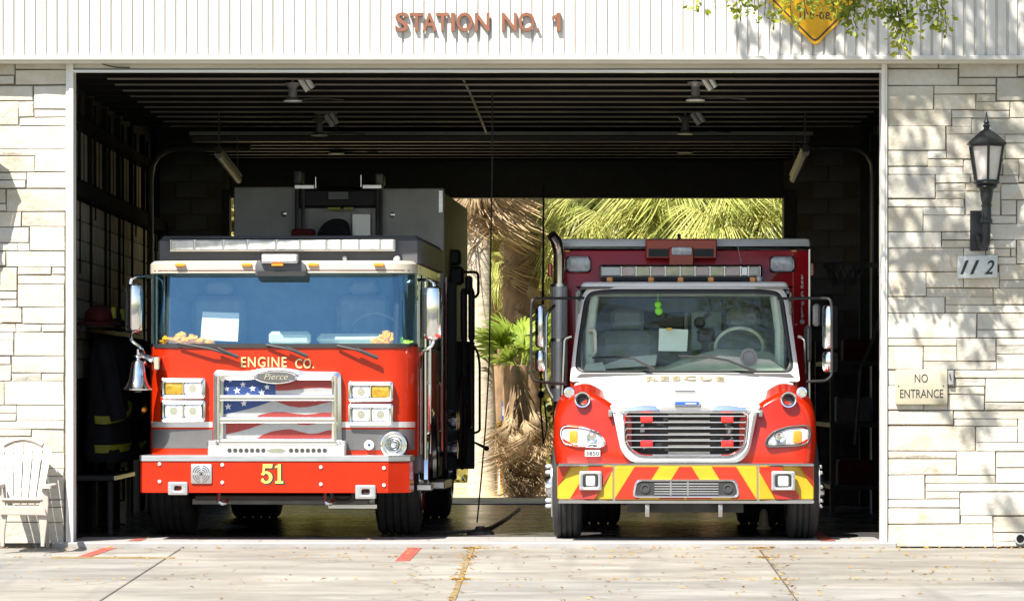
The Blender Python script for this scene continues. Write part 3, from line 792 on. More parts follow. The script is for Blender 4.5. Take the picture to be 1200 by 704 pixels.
# yellow diamond on the fascia
c = P(955, -11, -.24)
dm = thing('diamond_sign', 'yellow diamond clearance sign with black border half hidden by leaves', 'sign', c)
hw = 66 * (CAM_D - .24) / FPX
def diamond(h, r): return rpoly([(0, -h), (h, 0), (0, h), (-h, 0)], r, 4)
MB().prism(diamond(hw, .06), -0.012, 0.012, .002).build('plate', signyellow_m, dm)
MB().ring(diamond(hw - .035, .05), diamond(hw - .055, .045), -.0155, -.010).build('border', blackprint_m, dm, smooth=0)
for ch, u, v in (("11'", 937, 947), ('8', 948.5, 954), ('-', 956, 959), ('0', 960, 965.5), ('8', 967, 972.5)):
    tm = text_mb(ch, PX(u, -.24), PX(v, -.24), PZ(23, -.24) if ch != '-' else PZ(19.5, -.24), PZ(14.5, -.24) if ch != '-' else PZ(18.3, -.24), -.0155 + c.y, .003, bold=.012)
    tm.build('clearance_figure', blackprint_m, dm, smooth=0, world=True)
MB().box(-.03, .03, .012, .06, -.3, .3).build('bracket', steel_dark_m, dm)

# no entrance plate
c = P(1080, 453, -.03)
ns = thing('no_entrance_sign', 'aged cream metal plate reading NO ENTRANCE on the stone wall', 'sign', c)
MB().prism(rrect(PX(1049, -.03), PX(1110, -.03), PZ(473.5, -.03), PZ(432.5, -.03), .02), -.055, -.03, .003).build('plate', signcream_m, ns, world=True)
text_mb('NO', PX(1071.5, -.03), PX(1087, -.03), PZ(448, -.03), PZ(438, -.03), -.058, .003, bold=.0).build('lettering', blackprint_m, ns, smooth=0, world=True)
text_mb('ENTRANCE', PX(1054.5, -.03), PX(1105, -.03), PZ(466, -.03), PZ(456, -.03), -.058, .003, bold=.0).build('lettering', blackprint_m, ns, smooth=0, world=True)
for px, py in ((1053, 452), (1105.5, 452)):
    MB().lathe([(.008, 0), (.006, .004)], P(px, py, -.056), (0, -1, 0), 8).build('screw', bay_m, ns, world=True)
sb = thing('switch_box', 'small weathered electrical box beside the no entrance plate', 'box', P(1113, 440, 0))
MB().box(PX(1110.6), PX(1117), -.06, .0, PZ(451), PZ(434), .006).build('box_body', greyblock_m, sb, world=True)
MB().tube([P(1113, 438, -.062), P(1114, 444, -.068)], .006, 6).build('lever', steel_dark_m, sb, world=True)

# house number
c = P(1144.5, 312, -.02)
hn = thing('house_number', 'pale grey plate with black italic number 112 under the lantern', 'sign', c)
MB().prism([(PX(1121), PZ(326.5)), (PX(1168), PZ(325.5)), (PX(1168.5), PZ(299)), (PX(1122), PZ(300.5))], -.05, -.015, .003).build('plate', plate_m, hn, world=True)
for ch, a, b in (('1', 1124.5, 1134.5), ('1', 1136, 1147), ('2', 1153, 1164.5)):
    text_mb(ch, PX(a), PX(b), PZ(321.5), PZ(305), -.054, .004, bold=.012, shear=.35).build('numeral', blackprint_m, hn, smooth=0, world=True)

# wall lanterns (the second hangs outside the picture, its shadow in it)
def lantern(px, label):
    t = thing('wall_lantern', label, 'lantern', P(px, 270, 0), group='wall lanterns either side of the garage door')
    L = -0.26
    k = (CAM_D + L) / FPX
    def hexp(hw, py, rot=0): 
        z = PZ(py, L) - PZ(270, 0)
        return [(hw * k * math.cos(a), L + hw * k * math.sin(a), z) for a in [rad(30 + rot) + i * math.pi / 3 for i in range(6)]]
    z_ = lambda py: PZ(py, L) - PZ(270, 0)
    MB().loft([hexp(25, 170), hexp(25.5, 168), hexp(22, 165), hexp(16, 160), hexp(9, 154.5), hexp(4, 151.5), hexp(3, 149)]).build('cap', iron_m, t, smooth=20)
    MB().lathe([(3.2 * k, z_(150)), (4.6 * k, z_(147.5)), (2.4 * k, z_(145)), (3.6 * k, z_(143.5)), (2 * k, z_(141)), (.5 * k, z_(131))], (0, L, 0), (0, 0, 1), 10).build('finial', iron_m, t)
    MB().loft([hexp(19.5, 171), hexp(13, 211)]).build('glass', lampglass_m, t, smooth=0)
    m = MB()
    top, bot = hexp(21.5, 170), hexp(14.5, 212)
    for a, b in zip(top, bot): m.tube([a, b], .012, 4)
    m.loft([hexp(22.5, 172), hexp(22.5, 170)]); m.loft([hexp(15.5, 214), hexp(15.5, 211)])
    m.build('cage', iron_m, t, smooth=20)
    MB().lathe([(15 * k, z_(213)), (16 * k, z_(214.5)), (12 * k, z_(217)), (13 * k, z_(219)), (8 * k, z_(222)), (7 * k, z_(232)), (5.5 * k, z_(239)), (6.5 * k, z_(240.5)), (5.5 * k, z_(243))], (0, L, 0), (0, 0, 1), 14).build('base', iron_m, t)
    m = MB().lathe([(.042, z_(242)), (.045, z_(246)), (.045, z_(256)), (.055, z_(257)), (.055, z_(261)), (.04, z_(262))], (0, L, 0), (0, 0, 1), 12)
    m.bent([(0, L, z_(258)), (0, L, z_(286)), (-.03, -.14, z_(289)), (-.05, -.04, z_(276))], .038, .05, 8)
    m.build('bracket_arm', iron_m, t)
    MB().box(-16 * .008, 5 * .008, -.045, -.005, PZ(294) - PZ(270), PZ(247) - PZ(270), .006).build('back_plate', iron_m, t)
    return t
lantern(1152.5, 'black cast iron lantern on stone wall above the number plate')
lantern(-23, 'black cast iron lantern on the stone wall above the white chair')

dp = thing('drain_pipe', 'short dark drain pipe end at the foot of the stone wall', 'pipe', P(1194, 630, 0))
cc = P(1194.5, 630.5, 0)
m = MB(); n0 = 14
m.lathe([(.052, 0), (.052, .12), (.040, .12), (.040, .0)], cc + Vector((0, .02, 0)), (0, -1, 0), 14, caps=False)
m.build('pipe_rim', plate_m, dp, world=True)
MB().lathe([(.041, 0), (.041, .05)], cc + Vector((0, .0, 0)), (0, -1, 0), 14).build('bore', blackprint_m, dp, world=True)
# ================================================================== THE ENGINE (left in the photo)
E = Frame((320.5 - 600) * 40.3 / 5000, 0.3, rad(-2.7))
eng = thing('fire_engine', 'bright red fire engine number 51 with flag printed chrome grille', 'fire engine', (E.x, E.y, 0), rad(-2.7))
def ebox(m, a, b, c, d, l0, l1, bev=0.0):
    """box whose front face l0 fills the traced pixels a..b, c..d"""
    return m.box(E.X(a, l0), E.X(b, l0), l0, l1, E.Z(d, l0), E.Z(c, l0), bev)
ep = lambda m, name, mt, par=None, **k: m.build(name, mt, par or eng, **k)
def epoly(pts, l): return [(E.X(a, l), E.Z(b, l)) for a, b in pts]
def erect(a, b, c, d, l, r): return rrect(E.X(a, l), E.X(b, l), E.Z(d, l), E.Z(c, l), r)
HW = 1.28                                          # half width of the cab
def yf(x, base=0.50):
    """front face of the cab: flat bow with round corners"""
    a = abs(x - CX)
    y = base + 0.02 * a * a
    if a > HW - .26:
        q = min(.26, a - HW + .26)
        y += .26 - math.sqrt(max(0, .26 ** 2 - q * q))
    return y
CX = (E.X(173, .55) + E.X(487, .55)) / 2
HW = (E.X(487, .7) - E.X(173, .7)) / 2
def plan(back, base=0.5, grow=0.0, n=9):
    xs = [CX - HW + .26 * (1 - math.cos(math.pi / 2 * i / n)) for i in range(n + 1)]
    xs += [CX - .5, CX, CX + .5] + [2 * CX - x for x in xs[::-1]]
    pts = [(CX + (x - CX) * (1 + grow / HW), yf(x, base) - grow) for x in xs]
    return pts + [(CX + HW + grow, back), (CX - HW - grow, back)]
def cabstrip(m, x0, x1, z0, z1, th=0.006, base=0.5, n=24, tilt=0.0, deep=0.02):
    """a thin curved band lying on the cab front"""
    rows0, rows1 = [], []
    for i in range(n + 1):
        x = x0 + (x1 - x0) * i / n
        y = yf(x, base)
        rows0.append((x, y - th, z0)); rows1.append((x, y - th + tilt, z1))
    return m.slab([rows0, rows1], (0, deep, 0))
zc0, zc1 = E.Z(534, .5), E.Z(406, .5)
zg1 = E.Z(318.5, .55)
zr1, zv1 = E.Z(305.5, .5), E.Z(277, .9)

# bumper
zb0, zb1 = E.Z(577, 0), E.Z(540, 0)
xb0, xb1 = E.X(163, 0), E.X(478.5, 0)
bp = [(xb0, .10), (xb0 + .03, .0), (E.X(455, 0), 0.0), (xb1, .14), (xb1, .75), (xb0, .75)]
ep(MB().prism_z(bp, zb0, zb1, .012), 'bumper', red_m, smooth=20)
ep(MB().prism_z(offset_poly(bp, -.008), zb1, E.Z(533.5, 0), .006), 'bumper_top_plate', alu_m, smooth=20)
for px, py in ((187, 543.5), (187, 564), (260.5, 544.5), (260.5, 565), (376, 547), (376, 567), (450, 548), (450, 568)):
    ep(MB().lathe([(.018, 0), (.016, .010), (.005, .014)], (E.X(px, 0), 0, E.Z(py, 0)), (0, -1, 0), 10), 'bolt', white_m)
sp = ep(MB().prism(erect(224, 248.5, 543.5, 566.5, 0, .015), -.018, 0.0, .004), 'siren_speaker', alu_m)
m = MB()
cx, cz = E.X(236, 0), E.Z(555, 0)
for i in range(4):
    a = i * math.pi / 2 + math.pi / 4
    for k in range(4):
        r0 = .018 + .017 * k
        m.tube([(cx + r0 * math.cos(a + t) * 1.15, -.019, cz + r0 * math.sin(a + t) * 1.15) for t in [-.6 + .3 * j for j in range(5)]], .004, 4)
m.build('speaker_grille', stripe_m, sp)
MB().lathe([(.014, 0), (.004, .012)], (cx, -.016, cz), (0, -1, 0), 10).build('speaker_boss', blackprint_m, sp)
# the number, with its dark shadow
def serif5(x0, x1, z0, z1, y, dep, grow=0.0):
    w_, h = x1 - x0, z1 - z0
    g = grow
    m = MB()
    m.prism([(x0 + .12 * w_ - g, z1 + g), (x1 + g, z1 + g), (x1 - .06 * w_ + g, z1 - .2 * h - g), (x0 + .12 * w_ - g, z1 - .2 * h - g)], y, y + dep)
    m.prism([(x0 + .12 * w_ - g, z1 - .1 * h), (x0 + .28 * w_ + g, z1 - .1 * h), (x0 + .26 * w_ + g, z0 + .5 * h - g), (x0 + .08 * w_ - g, z0 + .44 * h - g)], y + .0004, y + dep)
    out, inn = [], []
    cx_, cz_ = x0 + .42 * w_, z0 + .31 * h
    for i in range(15):
        a = rad(150 - 300 * i / 14)
        out.append((cx_ + (.56 * w_ + g) * math.cos(a), cz_ + (.32 * h + g) * math.sin(a)))
        inn.append((cx_ + (.26 * w_ - g) * math.cos(a), cz_ + (.20 * h - g) * math.sin(a)))
    m.prism(out + inn[::-1], y + .0008, y + dep)
    m.lathe([(.11 * w_ + g, 0), (.11 * w_ + g, dep)], (x0 + .1 * w_, y + .0002, z0 + .2 * h), (0, 1, 0), 10)
    return m
def serif1(x0, x1, z0, z1, y, dep, g=0.0):
    w_, h = x1 - x0, z1 - z0
    return MB().prism([(x0 - g, z0 - g), (x1 + g, z0 - g), (x1 + g, z0 + .1 * h + g), (x0 + .68 * w_ + g, z0 + .14 * h + g), (x0 + .68 * w_ + g, z1 + g), (x0 + .42 * w_ - g, z1 + g),
                       (x0 - g, z1 - .12 * h), (x0 - g, z1 - .2 * h - g), (x0 + .32 * w_ - g, z1 - .17 * h - g), (x0 + .32 * w_ - g, z0 + .14 * h + g), (x0 - g, z0 + .1 * h + g)], y, y + dep)
X_, Z_ = lambda p: E.X(p, 0), lambda p: E.Z(p, 0)
ep(serif5(X_(307.5), X_(320.5), Z_(566.5), Z_(544), -.002, .003, .009), 'numeral_shadow', blackprint_m, smooth=0)
ep(serif5(X_(306.5), X_(319.5), Z_(566), Z_(543.5), -.0045, .003), 'numeral', yellow_m, smooth=0)
ep(serif1(X_(323.5), X_(333), Z_(566.5), Z_(544), -.002, .003, .009), 'numeral_shadow', blackprint_m, smooth=0)
ep(serif1(X_(322.5), X_(332), Z_(566), Z_(543.5), -.0045, .003), 'numeral', yellow_m, smooth=0)
for a, b, c_, d_ in ((197, 219.5, 564.5, 579.5), (416.5, 440, 568, 584)):
    t = ep(MB().ring(erect(a, b, c_, d_, -.02, .012), erect(a + 7, b - 6.5, c_ + 4.5, d_ - 4.5, -.02, .02), -.03, .10, .006), 'tow_eye_plate', alu_m)
    ebox(MB(), a + 5, b - 5, c_ + 3, d_ - 3, .0, .1).build('tow_eye_bore', blackprint_m, t)
# below the bumper
m = MB(); ebox(m, 228, 432, 580, 586, .5, 1.3, .01); m.box(-.8, .8, 1.3, 5, .35, .6); m.tube([(-1.0, 2.15, .5), (1.0, 2.15, .5)], .09, 10)
m.box(-.5, -.4, .4, 9.6, .5, .72); m.box(.4, .5, .4, 9.6, .5, .72)
ep(m, 'chassis', under_m, smooth=20)
ep(ebox(MB(), 225, 432, 584, 591, .62, .72, .006), 'front_step', bay_m)
ep(ebox(MB(), 384, 442, 590, 596, .9, 1.0, .006), 'step_rail', rig_m)
for px in (257, 381):
    x = E.X(px, .3)
    ep(MB().bent([(x, .3, zb0 + .02), (x, .24, .36), (x + .06, .24, .34), (x + .08, .3, .38)], .018, .03, 7), 'tow_hook', rig_m)
ep(MB().bent([(E.X(388, .5), .5, zb0), (E.X(392, .5), .5, .36), (E.X(412, .5), .5, .37), (E.X(415, .5), .5, zb0)], .022, .1, 7), 'air_hose', rubber_hose_m)
# wheels
def wheel(par, px0, px1, fr, l, r, rear=False, grooves=5):
    a, b = fr.X(px0, l), fr.X(px1, l)
    t = MB()
    W = b - a; prof = [(r * .60, 0.0), (r * .78, -.005), (r * .93, .01), (r * .985, .035)]
    g = (W - .07) / grooves
    for i in range(grooves):
        u = .035 + i * g
        prof += [(r, u + .012), (r, u + g - .012)]
        if i < grooves - 1: prof += [(r - .016, u + g - .006), (r - .016, u + g + .006)]
    prof += [(r * .985, W - .035), (r * .93, W - .01), (r * .78, W + .005), (r * .60, W), (r * .60, 0.0)]
    t.lathe(prof, (a, l, r), (1, 0, 0), 40, caps=False)
    wh = t.build('wheel', tyre_m, par, smooth=30)
    side = -1 if (a + b) / 2 < 0 else 1
    xo = a if side < 0 else b
    q = MB().lathe([(r * .61, 0), (r * .60, .02), (r * .50, -.02), (r * .46, -.10), (r * .25, -.08), (r * .24, .03), (r * .18, .07), (.02, .075)], (xo, l, r), (side, 0, 0), 24)
    q.lathe([(r * .6, 0), (r * .6, .05)], (a + W / 2 - .02, l, r), (1, 0, 0), 20)
    q.build('rim', rig_m, wh)
    return wh
R1 = .53
wheel(eng, 180.5, 230, E, 2.1, R1)
wheel(eng, 443, 493.5, E, 2.1, R1)
for x0, x1 in ((-1.22, -.68), (.68, 1.22)):
    m_ = E
    class _F:                                      # rear wheels given in metres, not traced
        X = staticmethod(lambda v, l: v)
    wheel(eng, x0, x1, _F, 7.4, R1, grooves=5)

# cab: red front shell, polished rear part, glass band, roof cap and visor
m = MB().prism_z(plan(.98), zc0, zc1)
ep(m, 'cab_front', red_m)
m = MB().box(CX - HW + .004, CX + HW - .004, .985, 4.2, .62, zc1, .02)
ep(m, 'cab_side_panels', [stripe_m], smooth=20)
ep(MB().box(CX - HW + .03, CX + HW - .03, 2.25, 4.2, zc1 - .01, 2.62, .03), 'crew_cab', visor_m, smooth=20)
# bands
zs = lambda y: E.Z(y, .5)
gl0, gl1 = E.X(249, .5), E.X(401, .5)
m = MB(); cabstrip(m, CX - HW + .03, gl0, zs(500.5), zs(494)); ep(m, 'silver_stripe', silverband_m)
m = MB(); cabstrip(m, gl1, CX + HW - .02, zs(500.5), zs(494)); ep(m, 'silver_stripe', silverband_m)
m = MB(); cabstrip(m, CX - HW + .03, gl0, zs(525), zs(503), .005); ep(m, 'charcoal_stripe', stripe_m)
m = MB(); cabstrip(m, gl1, CX + HW - .02, zs(527), zs(503), .005); ep(m, 'charcoal_stripe', stripe_m)
m = MB(); cabstrip(m, CX - HW, CX + HW, zc1 - .012, zs(402.5), .014, n=40)
ep(m, 'windscreen_gasket', gasket_m)
# lamp clusters
def cluster(a, b, c_, d_, amber_first, mats2):
    l = .45
    h = ep(MB().ring(erect(a, b, c_, d_, l, .025), erect(a + 4, b - 4, c_ + 4, d_ - 4, l, .02), l - .012, .56, .010), 'headlight', chrome_m)
    mid = (a + b) / 2
    for i, (u, v) in enumerate(((a + 4.5, mid - 1), (mid + 1, b - 4.5))):
        q = MB().prism(erect(u, v, c_ + 4.5, d_ - 4.5, l, .02), l + .015, .58, .008)
        q.build('lens', mats2[i], h)
        if mats2[i] is lens_m:
            zc, xc = (E.Z(c_, l) + E.Z(d_, l)) / 2, (E.X(u, l) + E.X(v, l)) / 2
            MB().lathe([(.038, 0), (.03, -.006), (.012, -.01), (.01, .004), (.002, .006)], (xc, l + .012, zc), (0, -1, 0), 14).build('reflector', chrome_m, h)
    ebox(MB(), mid - .7, mid + .7, c_ + 4, d_ - 4, l + .004, .5).build('divider', chrome_m, h)
cluster(188.5, 240.5, 443, 466.5, True, (gold_m, lens_m))
cluster(188.5, 240.5, 469, 493.5, True, (lens_m, lens_m))
cluster(408, 460.5, 447, 470, True, (lens_m, gold_m))
cluster(408, 460.5, 473, 497.5, True, (lens_m, lens_m))
# grille
l = .44
g_out = rpoly(epoly([(250, 522), (250.5, 433.5), (291, 435), (308, 431.5), (323, 430.3), (340, 431.5), (356, 435), (399.5, 435.5), (400.5, 522)], l), [.03, .05, .1, .1, .1, .1, .1, .05, .03], 4)
g_in = rpoly(epoly([(261.5, 515), (262, 444.5), (291, 444.5), (308, 444.5), (323, 444.6), (340, 444.6), (356, 444.7), (389, 445), (389, 515)], l), [.02, .03, .02, .02, .02, .02, .02, .03, .02], 4)
gr = ep(MB().ring(g_out, g_in, l - .03, .56, .025), 'grille', chrome_m, smooth=40)
for py0, py1 in ((462.2, 469.4), (488.2, 495.4), (513.6, 521)):
    m = MB()
    z0, z1 = E.Z(py1, l), E.Z(py0, l)
    m.prism_x(rrect(l - .04, l + .05, z0, z1, .012), E.X(256, l), E.X(395, l))
    m.build('grille_bar', chrome_m, gr)
for a, b in ((255, 258.5), (392, 395.5)):
    MB().tube([(E.X((a + b) / 2, l), l - .04, E.Z(519, l)), (E.X((a + b) / 2, l), l - .04, E.Z(440, l))], .017, 8).build('grille_rail', chrome_m, gr)
lp = .485
px_ = lambda u, v: (240 + u / 5.865, 420 + v / 5.865)
def flag_poly(m, pts, mi, lift):
    m.cur = mi
    q = epoly([px_(u, v) for u, v in pts], lp)
    m.prism(q, lp - lift, lp + .01)
def wave(pts): return pts
m = MB()
flag_poly(m, [(118, 130), (880, 130), (880, 268), (118, 268)], 2, 0)
flag_poly(m, [(118, 275), (880, 275), (880, 415), (118, 415)], 2, 0)
flag_poly(m, [(118, 425), (880, 425), (880, 560), (118, 560)], 2, 0)
flag_poly(m, [(125, 132), (478, 132), (485, 200), (490, 262), (125, 262)], 0, .0015)
flag_poly(m, [(480, 132), (872, 132), (872, 206), (800, 200), (720, 203), (650, 210), (580, 217), (520, 220), (487, 219)], 1, .0015)
flag_poly(m, [(125, 278), (500, 278), (440, 300), (370, 325), (300, 346), (220, 365), (125, 385)], 0, .0015)
flag_poly(m, [(478, 290), (500, 278), (872, 278), (872, 296), (810, 308), (760, 322), (700, 333), (640, 335), (580, 326), (530, 308)], 1, .0015)
flag_poly(m, [(365, 405), (365, 390), (420, 376), (480, 367), (540, 367), (620, 378), (690, 385), (740, 381), (800, 371), (872, 371), (872, 405)], 1, .0015)
flag_poly(m, [(145, 430), (440, 430), (380, 455), (310, 480), (230, 502), (145, 520)], 1, .0015)
flag_poly(m, [(590, 430), (780, 430), (760, 447), (710, 456), (650, 453)], 1, .0015)
flag_poly(m, [(360, 548), (400, 522), (460, 500), (530, 488), (590, 485), (650, 500), (720, 516), (780, 512), (845, 492), (872, 490), (872, 548)], 1, .0015)
m.cur = 3
for u, v, r in ((150, 208, 20), (262, 178, 22), (222, 220, 26), (328, 205, 24), (428, 195, 22), (392, 232, 24), (296, 248, 18), (160, 330, 26), (268, 308, 24), (175, 150, 16), (385, 150, 15)):
    st = []
    for k in range(10):
        rr = r if k % 2 == 0 else r * .42
        a = math.pi / 2 + k * math.pi / 5 + .1
        st.append(px_(u + rr * math.cos(a), v - rr * math.sin(a)))
    q = epoly(st, lp)
    m.prism(q, lp - .003, lp)
m.build('flag_panel', [flagblue_m, flagred_m, flagwhite_m, flagstar_m], gr, smooth=0)
# oval badge
bx, bz = E.X(324, l), E.Z(441.5, l)
ov = lambda a, b: [(bx + a * math.cos(t) * (abs(math.cos(t)) ** .15 if abs(math.cos(t)) > 0 else 1), bz + b * math.sin(t)) for t in [2 * math.pi * i / 28 for i in range(28)]]
MB().ring(ov(.215, .066), ov(.185, .048), l - .05, l, .008).build('badge_rim', chrome_m, gr)
MB().prism(ov(.187, .05), l - .042, l).build('badge_face', stripe_m, gr)
text_mb('Pierce', bx - .115, bx + .115, bz - .026, bz + .032, l - .0465, .005, bold=.0, shear=.3).build('badge_script', chrome_m, gr, smooth=0)
# tread plate with slots under the grille
tp = ep(ebox(MB(), 243.5, 404, 521.5, 534, .30, .52, .008), 'tread_plate', tread_m)
m = MB()
for k in range(7):
    for a0 in (266 + k * 6.6, 338 + k * 6.6):
        m.lathe([(.021, 0), (.021, .006)], (E.X(a0 + 3, .3), .296, E.Z(527.6, .3)), (0, 1, 0), 8)
m.build('slot', blackprint_m, tp)
MB().prism(epoly([(312, 527.5), (318, 525.5), (330, 525.5), (335, 527.5), (330, 529.8), (318, 529.8)], .3), .293, .30).build('handhold', chrome_m, tp)
for a, b in ((243, 254), (398, 405)):
    ep(ebox(MB(), a, b, 516, 533.5, .33, .5, .01), 'tread_corner', alu_m)
# siren, emblem, letters
def disc(px, py, rpx, l, prof, name, mt, fr=E, par=None, n=24):
    k = (CAM_D + .3) / FPX
    return MB().lathe([(r * rpx * k, h) for r, h in prof], (fr.X(px, l), l, fr.Z(py, l)), (0, -1, 0), n).build(name, mt, par or eng)
s_ = disc(461.5, 521, 16.5, .42, [(1, -.2), (1, .0), (.95, .02), (.86, .025), (.82, .0)], 'siren', chrome_m)
for rr in (.70, .52, .33):
    disc(461.5, 521, 16.5 * rr, .42, [(1, -.02), (1, .012), (.9, .018), (.84, .0)], 'siren_ring', chrome_m, par=s_)
disc(461.5, 521, 16.5, .42, [(.84, -.03), (.3, -.03)], 'siren_back', bay_m, par=s_)
disc(461.5, 521, 3.4, .42, [(1, -.01), (.9, .02), (.2, .026)], 'siren_hub', chrome_m, par=s_)
em = disc(432.5, 521, 5.8, .47, [(1, -.02), (1, .008), (.9, .01)], 'roundel', white_m)
disc(432.5, 521, 3.4, .462, [(1, -.01), (1, .004)], 'roundel_centre', silverband_m, par=em)
disc(432.5, 521, 1.6, .458, [(1, -.01), (1, .004)], 'roundel_dot', flagblue_m, par=em)
zz = lambda p: E.Z(p, .49)
text_mb('ENGINE', E.X(282.5, .49), E.X(336, .49), zz(430), zz(418), .488, .006, bold=.012, space=1.15).build('lettering', gletter_m, eng, smooth=0)
text_mb('CO.', E.X(346, .49), E.X(368, .49), zz(431.5), zz(420), .488, .006, bold=.012, space=1.1).build('lettering', gletter_m, eng, smooth=0)
disc(168.5, 480, 3.3, .75, [(1, -.05), (1, .0), (.6, .02)], 'marker_lamp', amber_m, n=12)
disc(485, 485, 3.8, .80, [(1, -.05), (1, .0), (.6, .02)], 'marker_lamp', amber_m, n=12)

# windscreen: one curved pane, posts behind it
zgb, zgt = zs(405), zg1
m = MB()
cabstrip(m, CX - HW + .012, CX + HW - .012, zgb, zgt, 0.0, .515, n=48, tilt=.09, deep=.010)
ep(m, 'windscreen', engineglass_m, smooth=60)
for sx in (-1, 1):
    x = CX + sx * (HW - .20)
    ep(MB().bent([(x, .66, zgb - .02), (x + sx * .015, .70, (zgb + zgt) / 2), (x - sx * .02, .76, zgt + .02)], .035, .2, 8), 'windscreen_post', black_m)
    xs = CX + sx * (HW - .018)
    ep(MB().box(xs - .012, xs + .012, .80, 2.25, zc1 - .005, 2.60), 'door_window', sideglass_m)
    ep(MB().box(xs - .02, xs + .02, 1.02, 1.08, zc1, 2.6).box(xs - .02, xs + .02, 1.6, 1.66, zc1, 2.6), 'window_post', rig_m)
# cab interior
ep(MB().box(CX - 1.2, CX + 1.2, .60, 1.10, zc1 + .002, zc1 + .016, .004).box(CX - .15, CX + .25, .80, 1.05, zc1 + .018, zc1 + .15, .03).box(CX + .30, CX + 1.0, .86, 1.1, zc1 + .02, zc1 + .13, .05), 'dashboard', dash_m, smooth=30)
ep(MB().box(CX - 1.22, CX + 1.22, 1.5, 2.24, zc1, 2.58), 'cab_lining', skylining_m)
for x in (-.7, .72):
    ep(MB().box(CX + x - .27, CX + x + .27, 1.35, 1.5, 1.85, 2.35, .06).box(CX + x - .14, CX + x + .14, 1.35, 1.47, 2.36, 2.5, .04), 'seat', seat_m, smooth=40)
ep(MB().tube([(CX + .86 + .24 * math.cos(t), 1.12 - .10 * math.sin(t), zc1 + .13 + .20 * math.sin(t)) for t in [2 * math.pi * i / 28 for i in range(29)]], .014, 6), 'steering_wheel', cabgrey_m)
# roof cap with its line and amber lamps, dark visor above
base = plan(4.2, .46)
m = MB().loft([[(x, y, zgt - .012) for x, y in base], [(x, y, zr1 - .03) for x, y in base], [(x, y, zr1) for x, y in offset_poly(base, .03)]])
ep(m, 'roof_cap', cream_m)
m = MB(); cabstrip(m, CX - HW, CX + HW, E.Z(317.2, .46), E.Z(316.2, .46), .003, .46, n=40)
ep(m, 'roof_pinstripe', M('dark_pinstripe', (.10, .008, .010), rough=.4))
for px in (211, 289, 367, 444):
    ep(ebox(MB(), px - 6, px + 6, 308.3, 312.3, .435, .48, .008), 'marker_lamp', amber_m)
vis = [(E.X(183, .72), 1.0), (E.X(185, .72), .74), (E.X(187, .7), .72), (E.X(489, .72), .72), (E.X(494, .75), .78), (E.X(494, .75), 4.1), (E.X(183, .72), 4.1)]
ep(MB().prism_z(vis, zr1 - .02, zv1, .05), 'visor', visor_m, smooth=30)
lb = ep(ebox(MB(), 198, 463.5, 279.5, 294.5, .60, .72, .012), 'light_bar', rig_m)
edges = [199, 228, 262, 290, 324, 352, 383, 400, 421, 446, 462]
for i in range(10):
    ebox(MB(), edges[i] + .8, edges[i + 1] - .8, 281, 293.2, .585, .62, .01).build('module', ledlens_m, lb)
fl = ep(ebox(MB(), 305, 349.5, 296.5, 308.5, .36, .46, .012), 'flood_lamp', rig_m)
ebox(MB(), 307, 347.5, 298, 307, .35, .38, .01).build('lens', lens_m, fl)
ebox(MB(), 318, 332, 309.2, 311.6, .36, .5, .005).build('marker_lamp', amber_m, fl)
ep(MB().prism(epoly([(299, 323), (360, 323), (358, 310.5), (352, 305), (301, 305), (299, 311)], .42), .42, .60, .01), 'lamp_bracket', visor_m)
ep(ebox(MB(), 301, 358, 317.5, 323.5, .40, .45), 'camera_housing', black_m)
ep(MB().ball((E.X(465, .66), .66, E.Z(304, .66)), .035), 'roof_button', white_m)
ep(MB().ball((E.X(404, .68), .68, E.Z(303, .68)), .025), 'roof_button', white_m)
# wipers
def wiper(a, b, c_, d_, l=.47):
    m = MB().tube([(E.X(a, l), l, E.Z(b, l)), (E.X((a + c_) / 2 + 3, l), l - .04, E.Z((b + d_) / 2 - 1, l)), (E.X(c_, l), l - .02, E.Z(d_, l))], [.012, .013, .016], 6)
    m.tube([(E.X(c_ - 22, l), l - .03, E.Z(d_ - 9, l)), (E.X(c_ + 3, l), l - .03, E.Z(d_ + 1.5, l))], .02, 6)
    ep(m, 'wiper', black_m)
wiper(208, 402, 277, 417); wiper(312, 404, 358, 416); wiper(395, 405, 440, 418)
# papers and gear lying behind the glass
def on_dash(px0, px1, py0, py1, l, name, label, cat, mt):
    pass
# mirrors: chrome shells on bent arms
def emirror(a, b, c_, d_, top, bot, l=.55):
    x0, x1 = E.X(a, l), E.X(b, l); z0, z1 = E.Z(d_, l), E.Z(c_, l)
    cx_, r = (x0 + x1) / 2, (x1 - x0) / 2
    body = []
    for z, k in ((z0, .55), (z0 + .02, .85), (z0 + .05, 1), (z1 - .06, 1), (z1 - .02, .9), (z1, .5)):
        body.append([(cx_ + r * k * math.cos(t), l + .09 * k * math.sin(t), z) for t in [2 * math.pi * i / 20 for i in range(20)]])
    mm = ep(MB().loft(body), 'mirror', chrome_m)
    MB().box(x0 + .02, x1 - .02, l + .075, l + .10, z0 + .05, z1 - .06, .01).build('mirror_pane', sideglass_m, mm)
    MB().box(cx_ - r * .92, cx_ - r * .55, l - .075, l - .045, z0 + .06, z1 - .07, .01).build('mirror_spine', black_m, mm)
    m = MB().bent([(E.X(u, v2), v2, E.Z(v, v2)) for u, v, v2 in top], .017, .08, 7)
    m.build('mirror_arm', chrome_m, mm)
    MB().bent([(E.X(u, v2), v2, E.Z(v, v2)) for u, v, v2 in bot], .017, .08, 7).build('mirror_arm', chrome_m, mm)
emirror(146.5, 168, 332, 390, [(178, 324, .8), (160, 323.5, .6), (153, 327, .55), (153, 336, .55)], [(154, 388, .55), (153, 399, .5), (168, 409, .5), (169, 428, .6), (178, 430, .8)])
emirror(496, 518.5, 335.5, 398.5, [(491, 328, .9), (503, 328, .6), (509, 332, .55), (509, 340, .55)], [(508, 394, .55), (508, 404, .5), (493, 413, .55), (492, 430, .9)])
